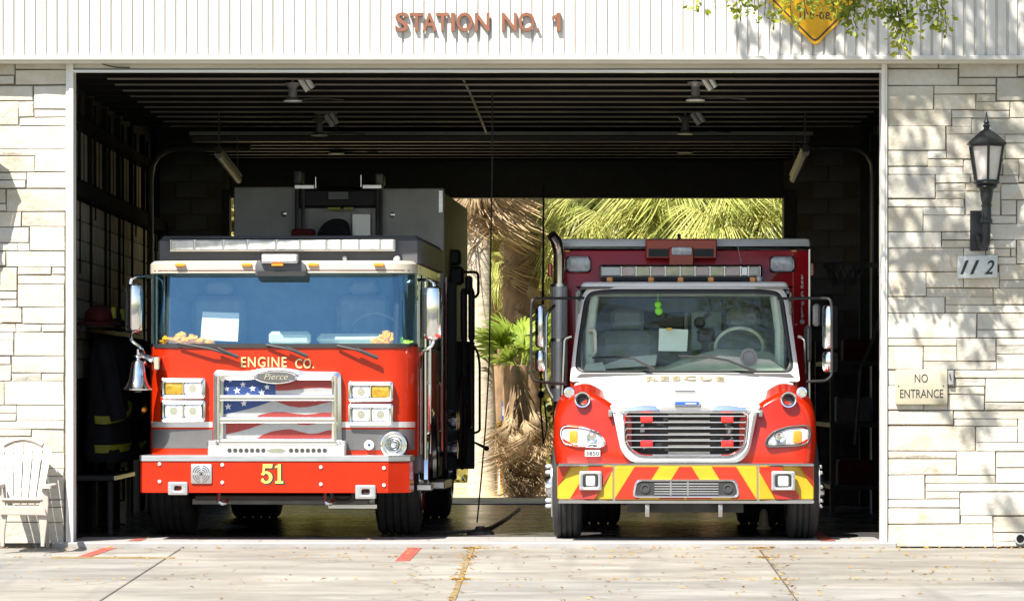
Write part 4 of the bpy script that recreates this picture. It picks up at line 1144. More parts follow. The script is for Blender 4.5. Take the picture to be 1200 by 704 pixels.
ep(ebox(MB(), 511, 516.5, 392.5, 395.5, .44, .5, .005), 'mirror_lamp', redlens_m)
# bell
bl = .3
bc = (E.X(161.5, bl), bl, 0)
kk = 40.6 / 5000
zbell = lambda p: E.Z(p, bl)
be = ep(MB().lathe([(17 * kk, zbell(457)), (17.2 * kk, zbell(455.5)), (13.5 * kk, zbell(451)), (10.5 * kk, zbell(444)), (9 * kk, zbell(436)), (8 * kk, zbell(428)), (6 * kk, zbell(423.5)), (2.5 * kk, zbell(421.5)), (2 * kk, zbell(417))], bc, (0, 0, 1), 28), 'bell', chrome_m)
MB().ball((bc[0], bl, zbell(417.5)), (5 * kk, 4 * kk, 2.6 * kk)).tube([(bc[0], bl, zbell(419)), (bc[0], bl, zbell(409))], [.014, .012], 8).build('bell_yoke', chrome_m, be)
MB().lathe([(4 * kk, zbell(459.5)), (4.5 * kk, zbell(458)), (2 * kk, zbell(455))], bc, (0, 0, 1), 10).build('clapper', bay_m, be)
m = MB().tube([(bc[0], bl, zbell(415)), (E.X(170, .35), .35, E.Z(418, .35)), (E.X(180, .45), .5, E.Z(424, .45))], [.025, .03, .05], 8)
m.add([], []); m.box(E.X(181, .5), E.X(188, .5), .40, .56, E.Z(433, .5), E.Z(417, .5), .01)
m.build('bell_bracket', chrome_m, be)

# right flank: chrome fender, rails, pump panel, body with its compartments
xr = CX + HW
ep(MB().tube([(xr + .02, 2.1 + .66 * math.cos(t), .55 + .66 * math.sin(t)) for t in [math.pi * i / 16 for i in range(17)]], .05, 8), 'fender', chrome_m)
ep(MB().tube([(CX - HW - .02, 2.1 + .66 * math.cos(t), .55 + .66 * math.sin(t)) for t in [math.pi * i / 16 for i in range(17)]], .05, 8), 'fender', chrome_m)
for l_, z0, z1 in ((1.05, .75, 2.5), (1.72, .8, 2.3), (3.6, .8, 2.3), (4.25, .6, 2.6)):
    ep(MB().tube([(xr + .05, l_, z0), (xr + .05, l_, z1)], .022, 8), 'hand_rail', chrome_m)
ep(MB().box(xr - .05, xr + .10, 1.3, 1.6, E.Z(575, 1.2), E.Z(567, 1.2), .01), 'cab_step', alu_m)
ep(MB().box(xr - .05, xr + .12, 3.0, 4.2, .42, .50, .01), 'cab_step', alu_m)
ep(MB().box(xr, xr + .012, 1.1, 1.95, .8, 1.8, .004), 'door_panel', alu_m)
ep(MB().box(xr, xr + .012, 2.85, 3.5, .65, 1.8, .004), 'door_panel', red_m)
for l_, z0, z1 in ((1.5, 1.0, 1.5), (3.2, 1.0, 1.5)):
    ep(MB().bent([(xr, l_, z0), (xr + .06, l_, z0), (xr + .06, l_, z1), (xr, l_, z1)], .014, .04, 6), 'door_handle', chrome_m)
pm = ep(MB().box(-1.2, xr - .05, 4.3, 5.3, .5, 2.4, .02), 'pump_house', black_m, smooth=20)
for l_, z in ((4.5, 1.9), (4.75, 1.9), (5.0, 1.9), (4.6, 1.6), (4.9, 1.6)):
    MB().lathe([(.10, 0), (.10, .03), (.085, .035), (.08, .02)], (xr - .05, l_, z), (1, 0, 0), 16).build('gauge', chrome_m, pm)
for l_, z in ((4.55, 1.1), (4.9, 1.1), (4.7, .8)):
    MB().lathe([(.08, 0), (.08, .14), (.10, .15), (.10, .2), (.02, .21)], (xr - .05, l_, z), (1, 0, 0), 14).build('outlet', chrome_m, pm)
# main body behind, its grey bulkhead rising above the cab
lb_ = 5.35
x0, x1 = E.X(274, lb_), E.X(520.5, lb_)
zt = E.Z(221, lb_)
ep(MB().box(x0, x1, lb_ + .05, 9.7, .75, zt - .03, .02), 'body', black_m, smooth=20)
bk = ep(MB().box(x0, E.X(350, lb_), lb_, lb_ + .045, 2.2, E.Z(219, lb_), .012).box(E.X(446, lb_), x1, lb_, lb_ + .045, 1.0, E.Z(221, lb_), .012), 'bulkhead', grey_m, smooth=20)
MB().box(E.X(350, lb_), E.X(446, lb_), lb_ + .02, lb_ + .05, 2.2, E.Z(244, lb_)).build('bulkhead_panel', grey_m, bk)
ebox(MB(), 412, 435, 250, 277, lb_ - .03, lb_ + .01, .01).build('pale_panel', silverband_m, bk)
MB().prism(rpoly(epoly([(372, 280), (380, 264), (392, 257), (408, 258), (413, 280)], lb_), .06), lb_ - .3, lb_ - .02, .03).build('hose_cover', coat_m, bk)
for px, py in ((333, 250.5), (460, 252)):
    MB().lathe([(.035, 0), (.03, .03), (.01, .035)], (E.X(px, lb_), lb_, E.Z(py, lb_)), (0, -1, 0), 10).build('latch', rig_m, bk)
for a, b in ((513.5, 519.5),):
    ebox(MB(), a, b, 223, 250, lb_ - .02, lb_ + .03, .006).build('corner_cap', alu_m, bk)
# ladder rack standing between the panels
rk = ep(ebox(MB(), 349, 446, 222, 243, lb_ - .08, lb_ + .3, .02), 'ladder_rack', black_m)
for a, b, c_, d_ in ((344, 353.5, 200, 216), (440, 449, 203, 218)):
    MB().prism(erect(a, b, c_, d_, lb_ - .1, .03), lb_ - .12, lb_ + .2, .01).build('rack_bracket', bay_m, rk)
for a, b in ((344.5, 369), (424, 448)):
    ebox(MB(), a, b, 216, 222, lb_ - .12, lb_ + .1, .01).build('rack_arm', alu_m, rk)
for px in (349, 356, 443, 447):
    MB().tube([(E.X(px, lb_), lb_ - .11, E.Z(222, lb_)), (E.X(px, lb_), lb_ - .11, E.Z(278, lb_))], .022, 6).build('rack_post', bay_m, rk)
ebox(MB(), 384, 409, 224, 234.5, lb_ - .11, lb_ - .06, .008).build('rack_plate', bay_m, rk)
for a, b in ((384, 399), (403, 414)):
    ebox(MB(), a, b, 243, 246, lb_ - .12, lb_ - .08).build('yellow_tab', limeband_m, rk)
MB().tube([(E.X(376, lb_), lb_ - .1, E.Z(221, lb_)), (E.X(425, lb_), lb_ - .1, E.Z(221, lb_))], .012, 6).tube([(E.X(371, lb_), lb_ - .1, E.Z(221, lb_)), (E.X(371, lb_), lb_ - .1, E.Z(208, lb_))], .006, 5).tube([(E.X(424, lb_), lb_ - .1, E.Z(221, lb_)), (E.X(424, lb_), lb_ - .1, E.Z(206, lb_))], .006, 5).build('rack_rod', rig_m, rk)
ep(ebox(MB(), 341, 368, 268, 278, 4.4, 4.6, .02), 'roof_valve', redcloth_m)
# compartment doors standing open on the flank, hoses and gear hung there
x_side = E.X(522, 7.0)
dd = ep(MB().box(E.X(520, 7.0), E.X(556, 7.0), 7.0, 7.06, .55, E.Z(400, 7.0), .01), 'compartment_door', black_m)
ep(MB().box(E.X(516, 6.0), E.X(535, 6.0), 6.0, 6.05, .55, E.Z(330, 6.0), .01), 'compartment_door', black_m)
for px, a, b in ((537.5, 452, 545), (541.5, 436, 548), (546, 470, 540), (551, 425, 500)):
    ep(MB().bent([(E.X(px, 6.8), 6.9, E.Z(a, 6.8)), (E.X(px, 6.8), 6.75, E.Z(a, 6.8)), (E.X(px, 6.8), 6.75, E.Z(b, 6.8)), (E.X(px, 6.8), 6.95, E.Z(b, 6.8))], .020, .06, 7), 'door_rail', rig_m)
ep(MB().lathe([(.15, 0), (.15, .05), (.12, .06), (.11, .03), (.06, .03), (.05, .06), (.01, .07)], (E.X(522, 5.9), 5.98, E.Z(495, 5.9)), (0, -1, 0), 20), 'inlet_cap', bay_m)
for px in (543.5, 552.5):
    ep(MB().tube([(E.X(px, 6.6), 6.6, E.Z(440, 6.6)), (E.X(px, 6.6), 6.6, E.Z(400, 6.6)), (E.X(px, 6.6), 6.6, E.Z(396, 6.6)), (E.X(px, 6.6), 6.6, E.Z(343, 6.6)), (E.X(px, 6.6), 6.6, E.Z(338, 6.6))], [.022, .022, .038, .038, .02], 9), 'suction_hose', rubber_hose_m)
ep(ebox(MB(), 523.5, 540, 292.5, 311, 6.6, 6.9, .03), 'scene_lamp', black_m)
ep(ebox(MB(), 525, 543, 312, 334, 6.6, 6.85, .03), 'lamp_base', black_m)
ep(MB().bent([(E.X(541, 6.7), 6.7, E.Z(319, 6.7)), (E.X(560.5, 6.7), 6.7, E.Z(319, 6.7)), (E.X(560.5, 6.7), 6.7, E.Z(346, 6.7)), (E.X(553, 6.7), 6.7, E.Z(350, 6.7))], .016, .05, 7), 'lamp_bracket', black_m)
ep(ebox(MB(), 545, 553, 323, 345, 6.65, 6.8, .02), 'lamp_motor', black_m)
ep(MB().bent([(E.X(551, 6.7), 6.72, E.Z(402, 6.7)), (E.X(559, 6.7), 6.72, E.Z(410, 6.7)), (E.X(562, 6.7), 6.72, E.Z(425, 6.7)), (E.X(562, 6.7), 6.72, E.Z(505, 6.7)), (E.X(556, 6.7), 6.72, E.Z(507, 6.7))], .014, .08, 7), 'hose_loop', rubber_hose_m)
ep(MB().tube([(E.X(556, 6.8), 6.8, E.Z(518, 6.8)), (E.X(569, 6.8), 6.75, E.Z(524, 6.8))], [.012, .02], 6).ball((E.X(570.5, 6.8), 6.75, E.Z(525, 6.8)), .03, 8, 5), 'tow_pin', black_m)

# things lying on the dashboard
def sheet(name, label, cat, pts, l, tilt, mt):
    o = MB().loft([[(*E_world(E.X(a, l), l + tilt * i, E.Z(b, l)),) for i, (a, b) in zip((0, 0, 1, 1), pts)], [(*E_world(E.X(a, l), l + tilt * i + .004, E.Z(b, l)),) for i, (a, b) in zip((0, 0, 1, 1), pts)]]).build(name, mt, None, smooth=0)
    return tag(o, label, cat)
def E_world(x, y, z): return (E.x + x * E.c - y * E.s, E.y + x * E.s + y * E.c, z)
sheet('paper_notice', 'white paper notice propped behind the sky-tinted engine windscreen', 'paper', [(235, 398), (278.5, 400), (279.5, 366.5), (236.5, 365)], .72, .06, paper_m)
def heap(name, label, cat, px0, px1, py0, py1, l, mats):
    m = MB(); r_ = random.Random(px0)
    for i in range(12):
        t = (i + .5) / 12
        h = math.sin(math.pi * min(1, t * .9 + .12)) * (py1 - py0)
        m.cur = 1 if (len(mats) > 1 and t > .62) else 0
        x = E.X(px0 + (px1 - px0) * t, l); z = E.Z(py1, l)
        hh = max(.02, (E.Z(py1 - h, l) - z) / 2 * r_.uniform(.55, 1.15))
        c_ = E_world(x, l + r_.uniform(0, .06), z + hh)
        m.ball(c_, ((px1 - px0) / 8 * .0075, .06, hh), 8, 6)
    for i, v in enumerate(m.v): m.v[i] = (v[0] + r_.uniform(-.022, .022), v[1] + r_.uniform(-.015, .015), v[2] + r_.uniform(-.012, .010))
    return tag(m.build(name, mats, None, smooth=25), label, cat)
heap('safety_vest', 'crumpled orange safety vest on dashboard beside the paper notice', 'vest', 190, 247, 389, 403, .66, [orange_m])
heap('work_gloves', 'orange and green work gloves on dashboard at the steering wheel side', 'gloves', 436, 480, 387, 404, .70, [orange_m, lime_m])
# ================================================================== THE RESCUE TRUCK (right in the photo)
Q = Frame((803.5 - 600) * 40.1 / 5000, 0.1, rad(-1.5))
res = thing('rescue_truck', 'white hooded rescue truck with red and yellow chevron bumper', 'rescue truck', (Q.x, Q.y, 0), rad(-1.5))
rp = lambda m, name, mt, par=None, **k: m.build(name, mt, par or res, **k)
def qpoly(pts, l): return [(Q.X(a, l), Q.Z(b, l)) for a, b in pts]
def qrect(a, b, c_, d_, l, r): return rrect(Q.X(a, l), Q.X(b, l), Q.Z(d_, l), Q.Z(c_, l), r)
def qbox(m, a, b, c_, d_, l0, l1, bev=0.0):
    return m.box(Q.X(a, l0), Q.X(b, l0), l0, l1, Q.Z(d_, l0), Q.Z(c_, l0), bev)
# ---- bumper in three panels, chevron print
def clip_poly(poly, x0, x1, z0, z1):
    for ax, v, s in ((0, x0, 1), (0, x1, -1), (1, z0, 1), (1, z1, -1)):
        out = []
        for i in range(len(poly)):
            a, b = poly[i - 1], poly[i]
            ia, ib = s * (a[ax] - v) >= 0, s * (b[ax] - v) >= 0
            if ia != ib:
                t = (v - a[ax]) / (b[ax] - a[ax])
                out.append((a[0] + t * (b[0] - a[0]), a[1] + t * (b[1] - a[1])))
            if ib: out.append(b)
        poly = out
        if not poly: return []
    return poly
def bumper_panel(p0, p1, wing):
    y_ = .0
    x0, x1, z0, z1 = Q.X(p0, 0), Q.X(p1, 0), Q.Z(585, 0), Q.Z(546, 0)
    m = MB().box(x0, x1, 0, .28, z0, z1, .008)
    b = m.build('bumper_panel', chevy_m, res)
    s = MB()
    for side in (1, -1):
        for t in range(-3, 4):
            a = 744 - 52.3 * t
            quad = [(a, 546), (a + 29, 546), (a + 29 - 24.5, 585), (a - 24.5, 585)]
            if side < 0: quad = [(2 * 803.2 - u, v) for u, v in quad]
            lim = (Q.X(p0 + .4, 0), min(Q.X(803.2, 0), Q.X(p1 - .4, 0))) if side > 0 else (max(Q.X(803.2, 0), Q.X(p0 + .4, 0)), Q.X(p1 - .4, 0))
            if lim[1] <= lim[0]: continue
            c_ = clip_poly(qpoly(quad, 0), lim[0], lim[1], z0 + .004, z1 - .004)
            if len(c_) > 2: s.prism(c_, -.0025, .004)
    s.build('chevron_stripe', chevr_m, b, smooth=0)
    if wing:                                      # outer panels sweep back
        piv = x1 if wing < 0 else x0
        for o in [b] + list(b.children):
            for v in o.data.vertices:
                dx = abs(v.co.x - piv)
                v.co.y += max(0, dx - .32) * .55 + dx * .02
    return b
bumper_panel(653, 718.6, -1); bumper_panel(720.3, 887.6, 0); bumper_panel(889.3, 954.5, 1)
m = MB(); qbox(m, 653.5, 954, 585, 589.5, .02, .4, .01); qbox(m, 653.5, 954, 542.8, 546, .015, .4, .01)
qbox(m, 718, 721, 544, 587, .01, .2); qbox(m, 887, 890, 544, 587, .01, .2)
rp(m, 'bumper_trim', rig_m, smooth=20)
vo, vi = rpoly(qpoly([(741, 582.5), (745, 561.5), (863, 561.5), (867, 582.5)], 0), .05, 5), rpoly(qpoly([(743.5, 580.5), (747, 563.5), (861, 563.5), (864.5, 580.5)], 0), .045, 5)
vn = rp(MB().ring(vo, vi, -.022, .02, .008), 'bumper_vent', chrome_m)
MB().prism(vi, -.006, .0).build('vent_back', blackprint_m, vn, smooth=0)
for py in (566.5, 569.5, 572.5, 575.5, 578.3):
    MB().tube([(Q.X(767, 0), -.012, Q.Z(py, 0)), (Q.X(842, 0), -.012, Q.Z(py, 0))], .006, 5).build('vent_bar', rig_m, vn)
for px in (756, 853):
    MB().lathe([(.045, 0), (.045, .012), (.03, .014), (.028, .004)], (Q.X(px, 0), -.004, Q.Z(572, 0)), (0, -1, 0), 14).build('horn', under_m, vn)
for px in (786, 806):
    MB().box(Q.X(px - 1, 0), Q.X(px + 1, 0), -.018, -.005, Q.Z(580, 0), Q.Z(564, 0)).build('vent_post', rig_m, vn)
def fog(a, b, c_, d_):
    l = .0
    f = rp(MB().ring(qrect(a, b, c_, d_, l, .012), qrect(a + 4, b - 4, c_ + 3, d_ - 3, l, .03), -.03, .03, .006), 'fog_lamp', alu_m)
    MB().ring(qrect(a + 4, b - 4, c_ + 3, d_ - 3, l, .03), qrect(a + 7.5, b - 7.5, c_ + 5, d_ - 5, l, .02), -.022, .03, .006).build('lamp_rim', gasket_m, f)
    MB().prism(qrect(a + 7.4, b - 7.4, c_ + 4.9, d_ - 4.9, l, .02), -.018, .03, .008).build('lens', lens_m, f)
fog(679, 705, 552, 574); fog(904, 931.5, 552, 574)

# ---- nose: grille surround, grille, red fenders
N0, N1 = 0.16, 0.42
nose_o = rpoly(qpoly([(741, 542), (728, 530), (718, 482), (714, 474.5), (803, 470), (892, 474.5), (888, 482), (878, 530), (866, 542)], N0), [.06, .06, .03, .03, .2, .03, .03, .06, .06], 4)
nose_i = rpoly(qpoly([(747, 534.5), (733, 522), (730, 486), (734, 479.5), (803, 479.8), (872, 479.5), (877, 486), (874, 522), (860, 534.5)], N0), [.08, .06, .04, .06, .05, .06, .04, .06, .08], 4)
rp(MB().ring(nose_o, nose_i, N0 - .02, N1, .03), 'nose', white_m, smooth=50)
gi2 = rpoly(qpoly([(749, 532), (735.5, 521), (732.5, 487.5), (737, 482), (803, 482.2), (869, 482), (874.5, 487.5), (871.5, 521), (858, 532)], N0), [.08, .06, .04, .06, .05, .06, .04, .06, .08], 4)
gri = rp(MB().ring(offset_poly(nose_i, -.002), gi2, N0 - .035, N0 + .10, .012), 'grille', chrome_m)
# raised chrome corners of the grille's upper edge
for pts in ([(731, 482), (734, 477.5), (752, 474.8), (768, 475), (772, 479.5), (775, 481.5)], [(876, 482), (873, 477.5), (855, 474.8), (839, 475), (835, 479.5), (832, 481.5)]):
    MB().prism(rpoly(qpoly(pts, N0), .015, 3), N0 - .045, N0 + .02, .008).build('grille_corner', chrome_m, gri)
for i, py in enumerate((487.2, 494.4, 501.8, 509.0, 516.0, 523.6)):
    a, b = 732.8 + max(0, (py - 515) * .35), 874.2 - max(0, (py - 515) * .35)
    z = Q.Z(py, N0)
    MB().prism_x(rrect(N0 - .02, N0 + .05, z - .007, z + .005, .004), Q.X(a, N0), Q.X(b, N0)).build('grille_bar', chrome_m, gri)
rad_y = N0 + .12
rr_ = rp(MB().prism(qpoly([(735, 532), (732, 483), (875, 483), (872, 532)], N0), rad_y + .02, rad_y + .10), 'radiator', under_m, smooth=0)
for py in (484, 490.8, 498.1, 505.4, 512.5, 519.8, 527.5):
    qbox(MB(), 783, 832, py + 1.4, py + 4.4, rad_y - .01, rad_y + .02).build('condenser_tube', trim_m, rr_)
for k, (a, b) in enumerate(((748, 780), (836, 858))):
    m = MB(); r_ = random.Random(5 + k)
    for j in range(14):
        u, v = r_.uniform(a, b), r_.uniform(486, 530)
        qbox(m, u, u + r_.uniform(2, 9), v, v + r_.uniform(1, 4), rad_y + r_.uniform(-.02, .01), rad_y + .03)
    m.build('cooling_pipes', bay_m, rr_, smooth=0, kind='stuff')
for k, (a, b) in enumerate(((750, 757), (848, 857))):
    m = MB(); r_ = random.Random(9 + k)
    for j in range(9):
        u, v = r_.uniform(a, b), r_.uniform(488, 528)
        qbox(m, u, u + r_.uniform(2, 4), v, v + r_.uniform(1, 3), rad_y + r_.uniform(-.03, .0), rad_y + .03)
    m.build('lamp_wiring', plate_m, rr_, smooth=0, kind='stuff')
for a, b in ((750.5, 765), (845, 859.5)):
    for c_, d_ in ((487.8, 495), (515.8, 523.2)):
        s_ = rp(MB().prism(qrect(a, b, c_, d_, N0, .01), N0 - .06, N0 + .06, .012), 'grille_lamp', redlens_m)
ob = lambda a, b: [(Q.X(805, N0) + a * math.cos(t), Q.Z(472.6, N0) + b * math.sin(t)) for t in [2 * math.pi * i / 24 for i in range(24)]]
o_ = rp(MB().prism(rrect(Q.X(789, N0), Q.X(821, N0), Q.Z(475.4, N0), Q.Z(469.8, N0), .02), N0 - .055, N0 + .02, .006), 'hood_badge', chrome_m)
MB().prism(rrect(Q.X(791, N0), Q.X(819, N0), Q.Z(474.6, N0), Q.Z(470.6, N0), .014), N0 - .058, N0 - .05, .001).build('badge_face', blue_m, o_)
MB().box(Q.X(803, N0), Q.X(816, N0), N0 - .060, N0 - .055, Q.Z(473.2, N0), Q.Z(472, N0)).build('badge_mark', plate_m, o_)

# hood: lofted from the nose back to the windscreen
st = [(.15, .67, 1.262, 1.238, 1.215), (.22, .70, 1.312, 1.270, 1.24), (.36, .745, 1.372, 1.320, 1.26), (.6, .83, 1.437, 1.380, 1.2), (.9, .925, 1.505, 1.440, 1.15), (1.15, 1.01, 1.550, 1.485, 1.1), (1.38, 1.065, 1.578, 1.515, 1.12)]
rings = []
x_mid = Q.X(803, .6)
for l_, hw_, zc_, ze_, zb_ in st:
    ring_ = []
    n = 16
    for i in range(n + 1):
        t = -1 + 2 * i / n
        z = ze_ + (zc_ - ze_) * (1 - abs(t) ** 2.2)
        if abs(t) > .93: z -= (abs(t) - .93) / .07 * .03
        ring_.append((x_mid + t * hw_, l_ - .06 * (1 - t * t) * (1 if l_ > 1.3 else 0) - (.03 * (1 - t * t) if l_ < .3 else 0), z))
    ring_ += [(x_mid + hw_ + .015, l_, zb_), (x_mid - hw_ - .015, l_, zb_)]
    rings.append(ring_)
rp(MB().loft(rings), 'hood', white_m, smooth=50)
rp(MB().box(Q.X(791, .45), Q.X(815, .45), .44, .47, Q.Z(458.8, .45), Q.Z(457.2, .45)), 'hood_seam', bay_m)
# RESCUE, half worn away, in gold with dark edges
lz = lambda p: Q.Z(p, .95)
def hood_text(txt, a, b, c_, d_, lift, mt, name, sp=1.0):
    m = text_mb(txt, Q.X(a, .95), Q.X(b, .95), 0, 1, 0, .002, bold=.03, space=sp)
    out = []
    for v in m.v:                                 # lay it on the hood's slope
        py = d_ + (c_ - d_) * v[2]
        f = (445.5 - py) / 12.0
        l_ = .92 + f * .35
        x_ = v[0]
        # surface height at this station
        for i in range(len(st) - 1):
            if st[i][0] <= l_ <= st[i + 1][0]:
                k = (l_ - st[i][0]) / (st[i + 1][0] - st[i][0])
                zc_ = st[i][2] + k * (st[i + 1][2] - st[i][2]); ze_ = st[i][3] + k * (st[i + 1][3] - st[i][3]); hw_ = st[i][1] + k * (st[i + 1][1] - st[i][1])
        t = (x_ - x_mid) / hw_
        out.append((x_, l_, ze_ + (zc_ - ze_) * (1 - min(1, abs(t)) ** 2.2) + lift + (.002 if v[1] < .001 else 0)))
    m.v = out
    m.build(name, mt, res, smooth=0)
hood_text('RESCUE', 758.3, 849.3, 436.6, 445.6, .003, stripe_m, 'lettering_shadow', 1.35)
hood_text('RESCUE', 758, 849, 437, 445.2, .006, worngold_m, 'lettering', 1.35)
# fenders: front outline run back, rounded edge
for sgn in (-1, 1):
    mx = lambda u: u if sgn < 0 else 2 * 803.2 - u
    F0 = .30
    o = [(741, 545), (650.5, 545), (648, 520), (648.5, 490), (653, 476), (664, 464), (676, 457.5), (690, 457), (704, 464), (722, 475), (741, 482)]
    out = [(Q.X(mx(u), F0), Q.Z(v, F0)) for u, v in o]
    q = rpoly(out, [.02, .03, .05, .05, .06, .06, .06, .06, .05, .05, .05], 3)
    R_ = []
    ax_, az_ = Q.X(mx(736), F0), Q.Z(530, F0)
    for l_, off, dz in ((F0 - .08, .84, 0), (F0 - .06, .91, 0), (F0 - .02, .962, 0), (F0 + .05, .99, 0), (F0 + .2, 1.0, 0.0), (.75, 1.0, .06), (1.25, 1.0, .07), (1.42, .98, .05)):
        R_.append([(x, l_ + .25 * max(0, abs(x - x_mid) - .75) ** 1.3 * (1 if l_ < .7 else 0), max(z, Q.Z(545, F0)) + dz * max(0, min(1, (z - .85) / .4))) for x, z in [(ax_ + (u - ax_) * off, az_ + (v - az_) * off) for u, v in q]])
    fe = rp(MB().loft(R_), 'fender', rred_m, smooth=45)
    # inner red cheek between fender and white nose, and the hood edge
    # headlamp
    hp = [(655, 510), (656, 501), (662, 497), (684, 499), (700, 504), (709, 513), (711, 521), (706, 524.5), (672, 523.5), (659, 520)]
    l_ = .30
    h_o = rpoly([(Q.X(mx(u), l_), Q.Z(v, l_)) for u, v in hp], .03, 3)
    h_i = offset_poly(h_o, .018)
    def sweep(mb):
        for i, v in enumerate(mb.v): mb.v[i] = (v[0], v[1] + .25 * max(0, abs(v[0] - x_mid) - .75) ** 1.3, v[2])
        return mb
    hl = rp(sweep(MB().ring(h_o, h_i, .20, .34, .012)), 'headlight', bay_m if sgn > 0 else chrome_m)
    sweep(MB().prism(offset_poly(h_i, -.002), .218, .33, .03)).build('lens', lens_m, hl)
    sweep(MB().lathe([(.055, 0), (.05, .012), (.03, .005), (.02, -.006)], (Q.X(mx(693), l_), .213, Q.Z(512.5, l_)), (0, -1, 0), 16)).build('reflector', chrome_m, hl)
    sweep(MB().prism(rrect(min(Q.X(mx(667), l_), Q.X(mx(677), l_)), max(Q.X(mx(667), l_), Q.X(mx(677), l_)), Q.Z(519, l_), Q.Z(504, l_), .02), .208, .23, .01)).build('turn_lamp', amber_m, hl)
    # trumpet, beacon stalk
    tx, tz = Q.X(mx(682.5), .25), Q.Z(468, .25)
    th = rp(MB().lathe([(.074, -.12), (.078, .0), (.074, .012), (.062, .010), (.045, -.02), (.035, -.05), (.01, -.06)], (tx, .22, tz), (0, -1, 0), 20), 'air_horn', chrome_m)
    MB().lathe([(.034, 0), (.033, .004)], (tx, .26, tz), (0, -1, 0), 12).build('horn_throat', blackprint_m, th)
    tx2, tz2 = Q.X(mx(667), .4), Q.Z(459.5, .4)
    rp(MB().lathe([(.03, -.08), (.052, -.01), (.054, .0), (.05, .008), (.03, .012), (.026, .0)], (tx2, .38, tz2), (0, -1, 0), 16), 'mirror_spot', chrome_m)
    rp(MB().tube([(tx2, .42, tz2), (tx2 - sgn * .06, .5, tz2 - .03), (tx, .34, tz + .02)], .016, 7), 'horn_stalk', chrome_m)
    mk_ = rp(MB().prism(rrect(min(Q.X(mx(713), .25), Q.X(mx(717.5), .25)), max(Q.X(mx(713), .25), Q.X(mx(717.5), .25)), Q.Z(488, .25), Q.Z(480, .25), .01), .17, .3, .004), 'hood_latch', rig_m)
rp(MB().prism(qrect(685.5, 703.5, 527, 534.5, .28, .006), .215, .30, .002), 'number_tag', plate_m)
text_mb('3850', Q.X(687, .28), Q.X(702, .28), Q.Z(533.3, .28), Q.Z(528.3, .28), .212, .003, bold=.01).build('lettering', blackprint_m, res, smooth=0)
rp(MB().box(Q.X(655, .5), Q.X(952, .5), .45, .9, Q.Z(548, .45), Q.Z(536, .45)), 'bumper_gap_frame', blackprint_m)
rp(qbox(MB(), 757, 851, 535.5, 541.5, .26, .34, .006), 'cooler_bar', trim_m)

# ---- cab: white frame round the windscreen, sloping back
def slope(mb, z0=1.52, l0=1.40, k=.47):
    for i, v in enumerate(mb.v):
        x_, y_, z_ = v
        mb.v[i] = (x_, y_ + (z_ - z0) * k + .10 * (abs(x_ - x_mid) ** 2.2), z_)
    return mb
LW = 1.63
co = rpoly(qpoly([(668, 447), (672, 405), (680, 348), (690, 334), (712, 330.5), (894, 330.5), (916, 334), (925, 348), (932, 405), (937, 447)], LW), [.03, .3, .1, .08, .1, .1, .08, .1, .3, .03], 4)
ci = rpoly(qpoly([(673.5, 437), (676, 405), (684, 352), (690, 341), (712, 338), (894, 338), (914, 341), (920, 352), (927, 405), (930.5, 437)], LW), [.09, .3, .06, .06, .1, .1, .06, .06, .3, .09], 4)
ci2 = rpoly(qpoly([(678.5, 434), (680.5, 405), (688, 353), (693, 345.5), (712, 343.5), (894, 343.5), (911, 345.5), (916, 353), (922.5, 405), (925.5, 434)], LW), [.09, .3, .06, .06, .1, .1, .06, .06, .3, .09], 4)
rp(slope(MB().ring(co, ci, 1.385, 1.56, .004)), 'cab_front', white_m, smooth=50)
rp(slope(MB().ring(offset_poly(ci, -.004), ci2, 1.392, 1.47, .012)), 'windscreen_gasket', gasket_m, smooth=50)
rp(slope(MB().loft([[(x, 1.44, z) for x, z in offset_poly(ci2, -.01)], [(x, 1.448, z) for x, z in offset_poly(ci2, -.01)]])), 'windscreen', rescueglass_m, smooth=0)
xa, xb = Q.X(672, LW), Q.X(933, LW)
zt_ = Q.Z(331.5, 1.9)
roof = rpoly([(xa + .055, zt_ - .06), (xb - .055, zt_ - .06), (xb - .085, zt_ + .012), (xa + .085, zt_ + .012)], [.0, .0, .06, .06], 5)
rp(MB().prism(roof, 1.86, 3.0, .025), 'cab_roof', white_m, smooth=50)
for sx, xx in ((-1, xa), (1, xb)):
    rp(MB().box(xx - .03, xx + .03, 1.62, 3.0, .75, 1.60, .02), 'cab_door', rred_m if sx > 0 else rred_m)
    rp(MB().box(xx - sx * .05 - .01, xx - sx * .05 + .01, 1.8, 2.8, 1.6, zt_ - .1), 'door_window', sideglass_m)
    rp(MB().box(xx - sx * .04 - .03, xx - sx * .04 + .03, 2.75, 3.0, 1.55, zt_ - .05, .02), 'door_post', white_m)
    rp(MB().bent([(xx + sx * .02, 1.75, 1.95), (xx + sx * .09, 1.75, 1.93), (xx + sx * .12, 1.75, 1.2), (xx + sx * .02, 1.75, 1.15)], .018, .06, 7), 'grab_rail', rig_m)
rp(MB().box(xa + .03, xb - .03, 2.95, 3.0, .8, zt_ - .04), 'cab_back', cabgrey_m)
rp(MB().box(xa + .03, xb - .03, 1.42, 3.0, .8, .95), 'cab_floor', cabgrey_m)
rp(MB().box(xa + .12, xb - .12, 1.90, 2.9, zt_ - .13, zt_ - .105), 'headliner', seat_m)
